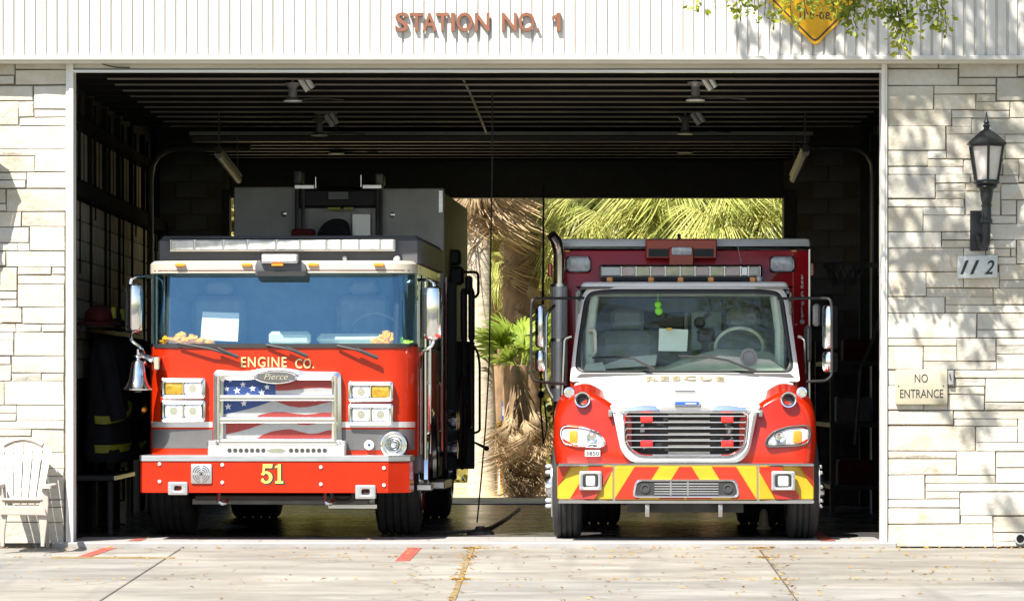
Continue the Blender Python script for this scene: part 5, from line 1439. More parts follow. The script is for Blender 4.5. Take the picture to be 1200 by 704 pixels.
# interior
di = rp(MB().loft([[(x, 1.62 + .0 * i, z) for x, z in [(xa + .08, 1.3), (xb - .08, 1.3), (xb - .08, 1.60), (xb - .25, 1.72), (xb - .75, 1.76), (xb - 1.15, 1.66), (xa + .9, 1.62), (xa + .08, 1.60)]] for i in (0,)]
                      + [[(x, 1.98, z) for x, z in [(xa + .08, 1.3), (xb - .08, 1.3), (xb - .08, 1.66), (xb - .25, 1.80), (xb - .75, 1.83), (xb - 1.15, 1.72), (xa + .9, 1.66), (xa + .08, 1.64)]]]), 'dashboard', dash_m, smooth=50)
MB().lathe([(.085, 0), (.085, .015), (.06, .018), (.055, .006)], (Q.X(877.5, 1.62), 1.62, Q.Z(418, 1.62)), (0, -1, 0), 18).build('speaker_ring', seat_m, di)
for cx_ in (Q.X(735, 2.3), Q.X(872, 2.3)):
    rp(MB().box(cx_ - .30, cx_ + .30, 2.45, 2.62, 1.3, 2.02, .08).box(cx_ - .17, cx_ + .17, 2.47, 2.58, 2.03, 2.24, .05), 'seat', seat_m, smooth=40)
rp(MB().box(Q.X(752, 2.9), Q.X(802, 2.9), 2.88, 2.94, Q.Z(386, 2.9), Q.Z(366, 2.9), .01), 'rear_window', blackprint_m)
for px in (752, 804):
    rp(MB().tube([(Q.X(px, 2.85), 2.85, Q.Z(366, 2.85)), (Q.X(px, 2.85), 2.85, Q.Z(388, 2.85))], .02, 6), 'window_frame', silverband_m)
rp(MB().box(Q.X(810, 2.9), Q.X(846, 2.9), 2.86, 2.93, Q.Z(411, 2.9), Q.Z(365, 2.9), .01), 'rear_pane', M('hazy_rear_pane', (.34, .42, .45), rough=.4, var=.2, scale=4))
rp(MB().box(Q.X(817, 2.1), Q.X(838, 2.1), 2.1, 2.25, Q.Z(402, 2.1), Q.Z(384, 2.1), .03).ball((Q.X(820, 2.1), 2.1, Q.Z(378, 2.1)), .06).tube([(Q.X(820, 2.1), 2.1, Q.Z(378, 2.1)), (Q.X(832, 2.1), 2.1, Q.Z(366, 2.1))], .02).box(Q.X(822, 2.1), Q.X(830, 2.1), 2.12, 2.2, 1.6, Q.Z(400, 2.1)), 'dash_computer', black_m, smooth=30)
rp(MB().tube([(Q.X(866.5, 2.0) + .235 * math.cos(t), 2.02 - .15 * math.sin(t), Q.Z(407, 2.0) + .19 * math.sin(t)) for t in [2 * math.pi * i / 28 for i in range(29)]], .018, 7), 'steering_wheel', dash_m)
for sx, px in ((-1, 691), (1, 914)):
    x = Q.X(px, 1.8)
    rp(MB().tube([(x - sx * .0, 1.78, 1.62), (x, 1.82, 2.0), (x - sx * .05, 1.98, 2.4)], .05, 8), 'inner_post', dash_m)
rp(MB().bent([(Q.X(690, 1.75), 1.75, Q.Z(387, 1.75)), (Q.X(697, 1.75), 1.70, Q.Z(386, 1.75)), (Q.X(698, 1.75), 1.70, Q.Z(414, 1.75)), (Q.X(690, 1.75), 1.75, Q.Z(416, 1.75))], .018, .05, 7), 'grab_handle', dash_m)
def qworld(x, y, z): return (Q.x + x * Q.c - y * Q.s, Q.y + x * Q.s + y * Q.c, z)
def qsheet(name, label, cat, pts, l, tilt, mt):
    dl = (0, 0, tilt, tilt)
    a = [qworld(Q.X(u, l), l + d_, Q.Z(v, l)) for (u, v), d_ in zip(pts, dl)]
    b = [(p[0], p[1] + .005, p[2]) for p in a]
    return tag(MB().loft([a, b]).build(name, mt, None, smooth=0), label, cat)
qsheet('clipboard_sheet', 'white sheet standing behind the windscreen of the rescue truck', 'paper', [(771.5, 411), (805, 411.5), (806.5, 386), (772.5, 384.5)], 1.80, .05, paper_m)
o = tag(MB().box(*[v for v in (qworld(Q.X(781, 1.78), 1.785, 0)[0], qworld(Q.X(787, 1.78), 1.785, 0)[0])], Q.y + 1.76, Q.y + 1.80, Q.Z(387, 1.78), Q.Z(384, 1.78)).build('yellow_clip', chevy_m, None), 'yellow clip gripping the top of the white sheet', 'clip')
qsheet('dash_papers', 'loose white papers flat on the dashboard beside the standing sheet', 'papers', [(690, 433), (768, 428), (770, 415), (735, 418)], 1.66, .30, paper_m)
qsheet('parking_stickers', 'folded pale leaflet in the lower windscreen corner', 'leaflet', [(684, 434), (710, 434), (706, 424), (686, 427)], 1.60, .04, plate_m)
ch = MB(); gx, gz = Q.X(771, 1.85), Q.Z(361, 1.85)
c0 = qworld(gx, 1.85, gz)
ch.ball((c0[0], c0[1], c0[2] + .035), (.035, .02, .035), 9, 6).ball((c0[0] + .008, c0[1], c0[2] - .03), (.04, .02, .04), 9, 6).tube([(c0[0], c0[1], c0[2] + .06), (c0[0], c0[1] + .02, zt_ - .1)], .004, 5)
tag(ch.build('hanging_ornament', M('bright_green_plastic', (.16, .55, .02), rough=.5), None), 'small bright green ornament hanging inside the windscreen', 'ornament')
def qwiper(pts, l=1.42):
    pp = [(Q.X(u, l), 0, Q.Z(v, l)) for u, v in pts]
    m = MB().tube([(p[0], l - .04, p[2]) for p in pp], [.010] + [.013] * (len(pp) - 2) + [.022], 6)
    rp(slope(m, 1.52, 0), 'wiper', black_m)
qwiper([(694, 419), (720, 418), (743, 420), (756, 427), (767, 433)])
qwiper([(795, 417), (830, 418), (853, 422), (870, 429), (886, 435)])
rp(MB().prism(qpoly([(680, 437.5), (926, 437.5), (932, 443), (870, 439.8), (803, 438.6), (736, 439.8), (674, 443)], 1.36), 1.34, 1.42), 'cowl', stripe_m)

# ---- box body
BL = 3.05
bx0, bx1 = Q.X(648.5, BL), Q.X(948, BL)
bt = Q.Z(281, BL); bb = .62
bo = rpoly([(bx0, bb), (bx1, bb), (bx1, bt), (bx0, bt)], [.02, .02, .09, .09], 5)
rp(MB().prism(bo, BL, 7.8, .015), 'box_body', maroon_m, smooth=30)
cap_o = rpoly([(bx0 - .012, Q.Z(291, BL)), (bx1 + .012, Q.Z(291, BL)), (bx1 + .012, bt + .012), (bx0 - .012, bt + .012)], [.0, .0, .10, .10], 5)
rp(MB().prism(cap_o, BL - .02, 7.82, .02), 'box_cap', white_m, smooth=40)
rp(MB().box(bx1 - .165, bx1 - .155, BL - .006, BL + .01, .9, Q.Z(292, BL)), 'corner_seam', maroon_m)
rp(MB().box(bx1 - .004, bx1 + .012, BL + .005, 7.7, .8, Q.Z(292, BL)), 'edge_trim', rig_m)
def scene_light(a, b, c_, d_):
    s_ = rp(MB().ring(qrect(a, b, c_, d_, BL, .05), qrect(a + 2, b - 2, c_ + 2, d_ - 2, BL, .04), BL - .04, BL + .02, .01), 'scene_light', chrome_m)
    MB().prism(qrect(a + 1.8, b - 1.8, c_ + 1.8, d_ - 1.8, BL, .04), BL - .035, BL, .012).build('lens', lens_m, s_)
    for k in range(3):
        x = a + (b - a) * (k + 1) / 4
        MB().box(Q.X(x - .25, BL), Q.X(x + .25, BL), BL - .038, BL - .03, Q.Z(d_ - 3, BL), Q.Z(c_ + 3, BL)).build('lens_rib', silverband_m, s_)
scene_light(663, 693, 300, 319.5); scene_light(901.5, 931.5, 300, 319.5)
hs = rp(qbox(MB(), 756.5, 840, 280.5, 303, BL - .14, BL, .01), 'light_housing', rred_m, smooth=20)
for a, b in ((760, 785), (812, 836.5)):
    qbox(MB(), a, b, 291.5, 301, BL - .143, BL - .1).build('housing_slot', blackprint_m, hs)
qbox(MB(), 783.5, 813, 290, 312, BL - .16, BL - .1, .01).build('housing_post', rred_m, hs)
ll = MB().prism(qrect(787, 811, 289.5, 299, BL - .16, .02), BL - .19, BL - .15, .01).build('lens', lens_m, hs)
rp(qbox(MB(), 794, 798, 274, 281, BL, BL + .06, .01), 'antenna_base', black_m)
lb2 = rp(qbox(MB(), 702, 893.5, 310, 325.5, BL - .30, BL - .06, .02), 'light_bar', rig_m)
ed = [704, 728, 745.5, 762.5, 779.5, 797, 814.5, 832, 849, 868, 877, 891]
mm_ = [silverband_m, ledred_m, ledyel_m, ledred_m, ledyel_m, ledyel_m, ledred_m, ledyel_m, ledred_m, alu_m, ledlens_m]
for i in range(11):
    qbox(MB(), ed[i] + .6, ed[i + 1] - .6, 312.3, 323.3, BL - .312, BL - .28, .008).build('module', mm_[i], lb2)
rp(MB().box(Q.X(705, BL), Q.X(890, BL), BL - .25, BL, Q.Z(329.5, BL), Q.Z(325, BL)), 'light_bar_mount', black_m)
for px in (714.5, 763, 797.5, 833, 882):
    rp(MB().prism(qrect(px - 3.5, px + 3.5, 324.3, 331.3, 2.1, .02), 2.05, 2.16, .012), 'roof_marker', amber_m)
rp(MB().ball((Q.X(889.5, 2.1), 2.1, Q.Z(327, 2.1)), .035), 'roof_button', white_m)
for px in (664.5, 930.5):
    rp(qbox(MB(), px - 3.5, px + 3.5, 291.8, 295.5, BL - .02, BL + .01, .006), 'marker_lamp', amber_m)
rp(MB().tube([(Q.X(863, BL), BL - .02, Q.Z(282, BL)), (Q.X(869, BL), BL - .02, Q.Z(309, BL))], .004, 4), 'lamp_wire', white_m)
# worn white lettering running up the corner: only its strokes are left
m = MB(); r_ = random.Random(3)
py = 322.0
while py < 373:
    if not (338 < py < 341 or 350 < py < 352.5):
        h = r_.choice([1.1, 1.5, 2.0]); u = r_.uniform(938.2, 939.4); v = u + r_.uniform(1.6, 3.2)
        qbox(m, u, v, py, py + h, BL - .004, BL + .004)
        if r_.random() < .5: qbox(m, u + .3, u + 1.1, py, py + h + 1.2, BL - .0045, BL + .004)
    py += r_.choice([1.7, 2.3, 2.7])
m.lathe([(.024, 0), (.024, .004), (.012, .005)], (Q.X(940, BL), BL - .001, Q.Z(377, BL)), (0, -1, 0), 12)
rp(m, 'worn_lettering', plate_m, smooth=0)
for px, py in ((933, 380), (928, 365)):
    rp(MB().lathe([(.010, 0), (.004, .004)], (Q.X(px, BL), BL, Q.Z(py, BL)), (0, -1, 0), 8), 'rivet', plate_m)
for sx, px in ((-1, 644.5), (1, 951.5)):
    rp(qbox(MB(), px - 2.5, px + 2.5, 308, 324, BL + .5, BL + .7, .01), 'side_marker', redlens_m)
rp(qbox(MB(), 943, 951, 381, 425, 2.6, 2.9, .03), 'air_tank', silverband_m)
# ---- exhaust stack
ex, el = Q.X(655.5, 2.85), 2.85
kx = 43 / 5000
m = MB().tube([(ex, el, Q.Z(334, el)), (ex, el, Q.Z(300, el)), (ex - .01, el - .01, Q.Z(290, el)), (ex - .035, el - .04, Q.Z(282, el)), (ex - .075, el - .09, Q.Z(275.5, el))], [.058, .058, .058, .055, .05], 16)
sk = rp(m, 'exhaust_stack', M('warm_chrome', (.52, .47, .43), rough=.16, metal=1.0, var=.15, scale=3))
MB().lathe([(.085, Q.Z(470, el)), (.085, Q.Z(333, el))], (ex, el, 0), (0, 0, 1), 20).build('heat_shield', add_nodes_perforated('perforated_shield', (.50, .49, .48), (.10, .10, .10), 40), sk)
for py in (336, 400, 455):
    MB().lathe([(.089, 0), (.089, .03)], (ex, el, Q.Z(py, el)), (0, 0, 1), 20).build('clamp', rig_m, sk)
rp(MB().tube([(ex, el, Q.Z(470, el)), (ex, el, .45)], .06, 10), 'exhaust_pipe', under_m)
# ---- mirrors on black arms
def qmirror(sgn, arm, a, b, c_, d_, split, l=1.25):
    mm = rp(MB().bent([(Q.X(u, v2), v2, Q.Z(v, v2)) for u, v, v2 in arm], .014, .07, 7), 'mirror_arm', black_m)
    x0, x1 = Q.X(a, l), Q.X(b, l)
    for z0, z1 in ((Q.Z(split - .5, l), Q.Z(c_, l)), (Q.Z(d_, l), Q.Z(split + 1.5, l))):
        cx_, r = (x0 + x1) / 2, (x1 - x0) / 2
        body = [[(cx_ + r * k * math.cos(t), l + .04 + .10 * k * math.sin(t), z) for t in [2 * math.pi * i / 18 for i in range(18)]] for z, k in ((z0, .5), (z0 + .012, .85), (z0 + .04, 1), (z1 - .04, 1), (z1 - .012, .88), (z1, .55))]
        sh = MB().loft(body).build('mirror_shell', chrome_m, mm)
        MB().box(cx_ - r * .85, cx_ + r * .85, l + .125, l + .15, z0 + .03, z1 - .03, .01).build('mirror_pane', sideglass_m, sh)
qmirror(-1, [(684, 349, 1.6), (640, 349.5, 1.2), (623.5, 350, 1.1), (622.5, 360, 1.1), (622.5, 443, 1.1), (630, 447, 1.1), (661, 449.5, 1.4)], 627, 639.5, 357, 436, 408)
qmirror(1, [(912, 350, 1.6), (960, 349, 1.2), (973, 350, 1.1), (975, 360, 1.1), (975, 440, 1.1), (968, 446, 1.1), (946, 447, 1.4)], 963.5, 982.5, 357, 437, 410)
rp(MB().bent([(Q.X(650, 1.5), 1.5, Q.Z(358, 1.5)), (Q.X(640, 1.4), 1.4, Q.Z(368, 1.4)), (Q.X(639.5, 1.4), 1.4, Q.Z(450, 1.4)), (Q.X(648, 1.4), 1.4, Q.Z(466, 1.4))], .018, .1, 7), 'mirror_brace', rig_m)
rp(qbox(MB(), 953, 961, 356, 382, 1.6, 1.75, .02), 'mirror_back', seat_m)
# ---- running gear
wheel(res, 648.5, 682, Q, .95, .50, grooves=4)
wheel(res, 921.5, 957, Q, .95, .50, grooves=4)
class _G:
    X = staticmethod(lambda v, l: v)
for x0, x1 in ((-1.18, -.62), (.62, 1.18)):
    wheel(res, x0, x1, _G, 5.4, .50, grooves=5)
for sx, px, py in ((-1, 642, 577), (1, 961, 577)):          # hub studs proud of the tyre wall
    for k in range(8):
        a = 2 * math.pi * k / 8
        x = Q.X(px, .95) - sx * .05
        rp(MB().lathe([(.024, 0), (.024, .06), (.016, .075), (.004, .08)], (x, .95 + .13 * math.cos(a), .50 + .19 * math.sin(a)), (sx, 0, 0), 8), 'wheel_nut', rig_m)
    rp(MB().lathe([(.15, -.05), (.13, .0), (.09, .05), (.02, .06)], (Q.X(px, .95) - sx * .06, .95, .5), (sx, 0, 0), 16), 'hub', rig_m)
m = MB().box(-.45, -.36, .4, 7.6, .52, .74).box(.36, .45, .4, 7.6, .52, .74)
m.tube([(-.95, .95, .5), (-.5, .95, .42), (.5, .95, .42), (.95, .95, .5)], .07, 10)
m.box(-.55, .55, .28, .34, Q.Z(600, .3), Q.Z(590, .3)).box(-1.15, 1.15, 3.1, 7.6, .5, .62)
m.tube([(-.9, .6, .55), (-.3, .45, .40), (.4, .45, .40), (.95, .62, .5)], .04, 8)
m.lathe([(.2, -.25), (.2, .25)], (.0, 5.4, .5), (0, 1, 0), 14)
rp(m, 'chassis', under_m, smooth=25)
for px in (758.5, 844):
    rp(MB().prism(qrect(px - 2.6, px + 2.6, 590, 605, .3, .01), .2, .3, .004), 'tow_hook', rig_m)
tag(MB().lathe([(.075, .004), (.075, .02), (.05, .05), (.042, .17), (.02, .21)], (PX(895, 3.6), 3.6, 0), (0, 0, 1), 12).build('floor_cone', signcream_m, None), 'small pale cone standing on floor under the rescue truck', 'cone')
# ================================================================== LOOSE THINGS
# ---- white plastic chair by the wall
CY = -0.45
ch = thing('garden_chair', 'white plastic slatted garden chair standing against the stone wall', 'chair', (PX(27, CY), CY, apron_z(CY)))
cb = lambda m, n, mt=chairplastic_m, **k: m.build(n, mt, ch, world=True, **k)
def pz(px, py, d): return Vector((PX(px, d), d, PZ(py, d)))
tops = [-8.5, 4.5, 16.3, 28, 39.8, 51.3, 62]; bots = [3, 8, 16, 24.2, 32.3, 40.8, 49]
def lean(z): return -0.52 + 0.36 * max(0, (z - .32)) / .66
for i in range(6):
    g = .7
    a, b, c_, d_ = bots[i] + g, bots[i + 1] - g, tops[i + 1] - g, tops[i] + g
    yt = lambda u: 512.5 + ((u - 27) / 36) ** 2 * 17
    pts = [(a, 592), (b, 592), (b + (c_ - b) * .9, 530 if i in (0, 5) else 524), (c_, yt(c_)), ((c_ + d_) / 2, yt((c_ + d_) / 2) - .5), (d_, yt(d_)), (a + (d_ - a) * .9, 530 if i in (0, 5) else 524)]
    q = []
    for u, v in pts:
        z = PZ(v, -.35); y = lean(z); q.append(Vector((PX(u, y), y, PZ(v, y))))
    cb(MB().loft([q, [p + Vector((0, .025, 0)) for p in q]]), 'back_slat', smooth=0)
m = MB()
for k in range(13):
    t = k / 12; u = 1 + 52 * t
    z = PZ(566.5, -.3)
for v_, e in ((566.5, 1.5), (516.5, 1.2)):
    L = []; m = MB()
    for k in range(13):
        u = (-1 + 57 * k / 12) if v_ > 540 else (4 + 46 * k / 12)
        vv = v_ if v_ > 540 else 514.5 + ((u - 27) / 36) ** 2 * 17
        z = PZ(vv, -.3); y = lean(z) - .008
        L.append((PX(u, y), y, PZ(vv, y)))
    m.tube(L, .014 if v_ > 540 else .022, 6)
cb(m, 'back_rail')
zs_ = PZ(594, -.75)
for k in range(6):
    y = -.55 - k * .085
    z = PZ(589, -.5) + .01 + (.035 * k / 5)
    cb(MB().box(PX(2, y), PX(50, y), y - .038, y + .038, z - .012, z + .012, .008), 'seat_slat', smooth=20)
ap = [(1, 592), (48, 592), (53, 596), (55, 604), (46, 603.5), (1, 603)]
cb(MB().prism([(PX(u, -1.0), PZ(v, -1.0)) for u, v in ap], -1.03, -1.0, .008), 'seat_apron', smooth=20)
for s in (1, -1):
    mx = lambda u: u if s > 0 else 54 - u
    fl = [(50, 572), (57, 572), (57.5, 590), (55.5, 615), (52.5, 640), (48.5, 640), (47.5, 620), (45, 604), (47, 590)]
    cb(MB().prism([(PX(mx(u), -.95), PZ(v, -.95)) for u, v in fl], -1.0, -.955, .008), 'front_leg', smooth=20)
    rl = [(-.42, .36), (-.36, .36), (-.10, apron_z(0)), (-.18, apron_z(0))]
    cb(MB().prism_x([(y, z) for y, z in rl], PX(mx(52), -.3), PX(mx(56), -.3)), 'rear_leg', smooth=20)
    z = PZ(569, -.8)
    cb(MB().prism_z(rpoly([(PX(mx(50), -.8), -1.04), (PX(mx(64), -.8), -1.06), (PX(mx(66), -.8), -.85), (PX(mx(60), -.8), -.35), (PX(mx(55), -.8), -.35), (PX(mx(52), -.8), -.8)], .04), z - .02, z + .015, .006), 'armrest', smooth=20)

# ---- high bay lamps under the ceiling, seen one behind the other
def bay_lamp(px, py, d, label):
    z = PZ(py, d)
    t = thing('ceiling_lamp', label, 'ceiling lamp', (PX(px, d), d, z), group='bell lamps hanging under the garage ceiling')
    MB().lathe([(.088, 0), (.09, .008), (.075, .02), (.045, .04), (.040, .13), (.075, .17), (.08, .18), (.02, .19)], (0, 0, 0), (0, 0, 1), 18).build('bell', lampgrey_m, t)
    MB().lathe([(.092, -.006), (.094, .006), (.086, .010)], (0, 0, 0), (0, 0, 1), 18).build('rim', bayrim_m, t)
    MB().tube([(0, 0, .17), (0, 0, 4.72 - z)], .018, 6).lathe([(.10, 4.70 - z), (.05, 4.58 - z), (.025, 4.5 - z)], (0, 0, 0), (0, 0, 1), 12).build('stem', lampgrey_m, t)
    MB().tube([(.07, -.03, .22), (.15, -.03, .10)], .026, 8).build('ballast', bayrim_m, t)
    MB().tube([(.13, -.03, .24), (.20, -.03, .13)], .026, 8).build('ballast', bayrim_m, t)
    MB().box(-.05, .20, -.03, .03, .235, .255, .004).box(-.06, .02, -.05, .05, .27, .30, .004).build('mount_plate', lampgrey_m, t)
    MB().tube([(.08, 0, .02), (.32, .1, .035), (.5, .1, .02)], .006, 5).build('spark_wire', bay_m, t)
    return t
for i, (px, py, d) in enumerate(((343, 119, 1.9), (374, 159, 6.6), (394, 180, 10.6), (815, 118, 1.9), (803, 157, 6.6), (803, 179, 10.6))):
    side, n = ('red engine', i) if i < 3 else ('rescue truck', i - 3)
    bay_lamp(px, py, d, 'grey bell shaped ceiling lamp, %s in the row above the %s' % (('nearest the door', 'middle one', 'deepest one')[n], side))
def strip_lamp(a, b, d0, d1, label):
    p, q = P(*a, d0), P(*b, d1)
    t = thing('strip_lamp', label, 'strip lamp', p, group='fluorescent strip lamps near the garage side walls')
    MB().tube([p, q], .045, 8).build('tube_cover', tube_m, t, world=True)
    MB().tube([p + Vector((0, 0, .05)), q + Vector((0, 0, .05))], .05, 6).tube([p + Vector((0, .1, .06)), p + Vector((0, .1, .6))], .008, 5).tube([q + Vector((0, -.1, .06)), q + Vector((0, -.1, .5))], .008, 5).build('housing', bay_m, t, world=True)
strip_lamp((256, 181), (279, 211), 6.6, 8.2, 'pale fluorescent strip hung at a slant over the fire engine')
strip_lamp((944, 179), (930, 210), 6.6, 8.2, 'pale fluorescent strip hung at a slant over the rescue truck box')
# ---- hose drop between the trucks, and its weight on the floor
hd = thing('hose_drop', 'thin black air hose hanging from ceiling between the two trucks', 'hose', (PX(577, 3), 3, PZ(88, 3)))
MB().tube([P(577, 80, 3), P(577, 180, 3), P(575, 300, 3), P(573.5, 420, 3), P(569, 500, 3), P(564, 560, 3), P(559, 612, 3)], .009, 6).build('hose', rubber_hose_m, hd, world=True)
MB().tube([P(637, 215, 9.5), P(636.5, 380, 9.5)], .012, 6).build('hose', rubber_hose_m, hd, world=True)
fw = thing('power_cord', 'black power cord with round plug lying on the garage floor', 'cord', P(562, 622, 1.9))
f0 = P(563, 622, 2.2); f0.z = .015
MB().lathe([(.14, 0), (.13, .03), (.06, .05), (.04, .08)], (f0.x, f0.y, 0.001), (0, 0, 1), 14).build('plug', rubber_hose_m, fw, world=True)
MB().tube([(f0.x - .35, f0.y - .1, .02), (f0.x - .1, f0.y, .03), (f0.x, f0.y, .04), (f0.x + .1, f0.y + 1.5, .02), (f0.x + .25, f0.y + 4.5, .015), (f0.x + .4, f0.y + 8.5, .015)], .018, 6).build('cable', rubber_hose_m, fw, world=True)
hc = thing('hanging_cable', 'thin black cable hanging in the open back doorway beside the palm', 'cable', P(637, 232, 12.5))
MB().tube([P(637, 232, 12.5), P(636, 330, 12.5), P(634, 440, 12.5)], .01, 5).tube([P(634, 440, 12.5), P(633.5, 480, 12.5), P(637, 520, 12.5), P(641, 500, 12.5), P(638, 470, 12.5)], .012, 5).build('cable_run', rubber_hose_m, hc, world=True)
MB().ball(P(634, 462, 12.5), .05, 8, 6).build('plug', rubber_hose_m, hc, world=True)

# ---- garage contents along the side wall
for i, (d, w_, band) in enumerate(((3.3, .55, 1), (4.2, .6, 0), (5.0, .55, 1), (6.0, .6, 0), (7.2, .6, 1), (8.6, .6, 0))):
    x0 = -4.12
    t = thing('turnout_coat', ['dark navy turnout coat hanging nearest the open garage door', 'dark navy turnout coat without bands, second from the garage door', 'dark navy turnout coat with tilted lime bands on the rail',
                               'dark coat hanging fourth along the side wall rail', 'dark navy coat with lime bands further along the side wall', 'dark coat hanging deepest along the side wall'][i], 'coat', (x0, d, 1.95), group='turnout coats hanging along the side wall')
    R_ = []
    for z, a, b in ((1.98, .06, .05), (1.93, .20, .12), (1.80, .27, .17), (1.3, .29, .20), (.75, .33, .24), (.70, .31, .22)):
        R_.append([(x0 + b * math.cos(u) * (1 + .12 * math.sin(5 * u + i)), d + a * math.sin(u) * (1 + .06 * math.sin(4 * u + i)), z) for u in [2 * math.pi * k / 20 for k in range(20)]])
    MB().loft(R_).build('coat_body', coat_m, t, world=True)
    for s in (1, -1):
        MB().tube([(x0, d + s * .2, 1.85), (x0 + .08, d + s * .34, 1.55), (x0 + .16, d + s * .33, 1.12)], [.10, .095, .085], 9).build('sleeve', coat_m, t, world=True)
    if band:
        for z, tl in ((1.18, .10), (.82, .03)):
            MB().loft([[(x0 + (.245 + .02 * k) * math.cos(u) * 1.0, d + .34 * math.sin(u), z + k * .08 + tl * math.sin(u)) for u in [-1.9 + 3.8 * j / 12 for j in range(13)]] for k in (0, 1)], caps=False, closed=False).build('lime_band', limeband_m, t, world=True)
tag(MB().box(-4.32, -4.25, 2.6, 9.2, 2.0, 2.06, .01).build('coat_rail', steel_dark_m, None), 'dark steel coat rail running along the block side wall', 'rail')
for i, (d, mt) in enumerate(((2.9, redcloth_m), (3.9, coat_m), (5.2, coat_m))):
    x_ = -4.15
    hm = MB().ball((x_, d, 2.16), (.15, .19, .12), 14, 8).lathe([(.24, 2.08), (.23, 2.10), (.16, 2.12)], (x_, d, 0), (0, 0, 1), 16)
    h_ = hm.build('fire_helmet', mt, None)
    tag(h_, ['dull red helmet on top of the coat rail', 'black helmet on the coat rail next to the red one', 'black helmet on the coat rail deeper in the garage'][i], 'helmet')
    MB().box(x_ + .12, x_ + .17, d - .05, d + .05, 2.14, 2.26, .01).build('badge', limeband_m, h_)
    MB().box(-4.28, -4.0, d - .12, d + .12, 2.055, 2.075).build('shelf_pad', steel_dark_m, h_)
gp = thing('guard_post', 'low dark post with pale reflective face beside the fire engine', 'post', P(143, 598, 5.0))
MB().box(P(140, 0, 5).x, P(147, 0, 5).x, 5.0, 5.1, 0, PZ(547, 5.0), .01).build('post_body', steel_dark_m, gp, world=True)
MB().box(P(140.5, 0, 5).x, P(143, 0, 5).x, 4.985, 5.0, PZ(585, 5), PZ(549, 5)).box(P(140.5, 0, 5).x, P(146.5, 0, 5).x, 4.985, 5.0, .02, PZ(587, 5)).build('reflector', tube_m, gp, world=True)
bn = thing('equipment_bench', 'low dark bench with metal edge against the side wall', 'bench', (-4.15, 3.4, 0))
MB().box(-4.4, -3.95, 2.4, 4.6, .52, .58, .01).build('bench_top', steel_dark_m, bn, world=True)
MB().box(-3.955, -3.94, 2.4, 4.6, .53, .57).build('bench_edge', rig_m, bn, world=True)
for y in (2.5, 4.5):
    for x in (-4.35, -4.0): MB().box(x - .02, x + .02, y - .02, y + .02, 0, .52).build('leg', steel_dark_m, bn, world=True)
# ---- basketball hoop on the other side wall
bh = thing('basketball_hoop', 'black basketball hoop with pale backboard on the inner side wall', 'basketball hoop', (4.3, 5.2, 2.7))
d_ = 5.2
MB().box(3.93, 3.97, d_ - .35, d_ + .55, PZ(322, d_), PZ(237, d_), .01).build('backboard', signcream_m, bh, world=True)
xc = PX(990, d_)
MB().tube([(xc + .23 * math.cos(t), d_ + .23 * math.sin(t), PZ(309, d_)) for t in [2 * math.pi * i / 24 for i in range(25)]], .014, 6).tube([(xc + .2, d_, PZ(310, d_)), (3.95, d_, PZ(312, d_))], .03, 6).build('rim', bay_m, bh, world=True)
m = MB()
for k in range(12):
    a = 2 * math.pi * k / 12
    for s in (1, -1):
        m.tube([(xc + .225 * math.cos(a), d_ + .225 * math.sin(a), PZ(310, d_)), (xc + .17 * math.cos(a + s * .26), d_ + .17 * math.sin(a + s * .26), PZ(322, d_)), (xc + .12 * math.cos(a), d_ + .12 * math.sin(a), PZ(334, d_))], .008, 4)
m.build('net', bay_m, bh, world=True)
MB().box(3.97, 4.39, d_ - .05, d_ + .05, PZ(300, d_), PZ(294, d_)).box(3.97, 4.39, d_ - .05, d_ + .05, PZ(264, d_), PZ(258, d_)).build('wall_bracket', steel_dark_m, bh, world=True)
rs = thing('storage_shelf', 'dark storage shelf with boxes along the inner back corner', 'shelf', (3.95, 9.5, 0))
for z in (.3, 1.0, 1.7): MB().box(3.6, 4.3, 8.2, 10.6, z, z + .05).build('shelf_board', steel_dark_m, rs, world=True)
for x in (3.62, 4.28):
    for y in (8.22, 10.58): MB().box(x - .025, x + .025, y - .025, y + .025, 0, 2.0).build('upright', steel_dark_m, rs, world=True)
for i, (x, y, z, s, mt, lb) in enumerate(((3.9, 8.6, .35, .4, redcloth_m, 'dull red box on the lowest board of the dark shelf'), (3.95, 9.4, 1.05, .42, greyblock_m, 'grey box on the middle board of the dark shelf'), (3.95, 8.8, 1.75, .35, redcloth_m, 'dull red box on the top board of the dark shelf'))):
    tag(MB().box(x - s / 2, x + s / 2, y - s / 2, y + s / 2, z, z + s * .7, .02).build('storage_box', mt, None), lb, 'box')
tag(MB().tube([P(1031, 372, 2.2), P(1022, 400, 2.6), P(1008, 432, 3.0), P(1001, 520, 3.2)], .02, 6).build('wall_hose', steel_dark_m, None), 'dark hose sagging from the door jamb beside the rescue truck', 'hose')

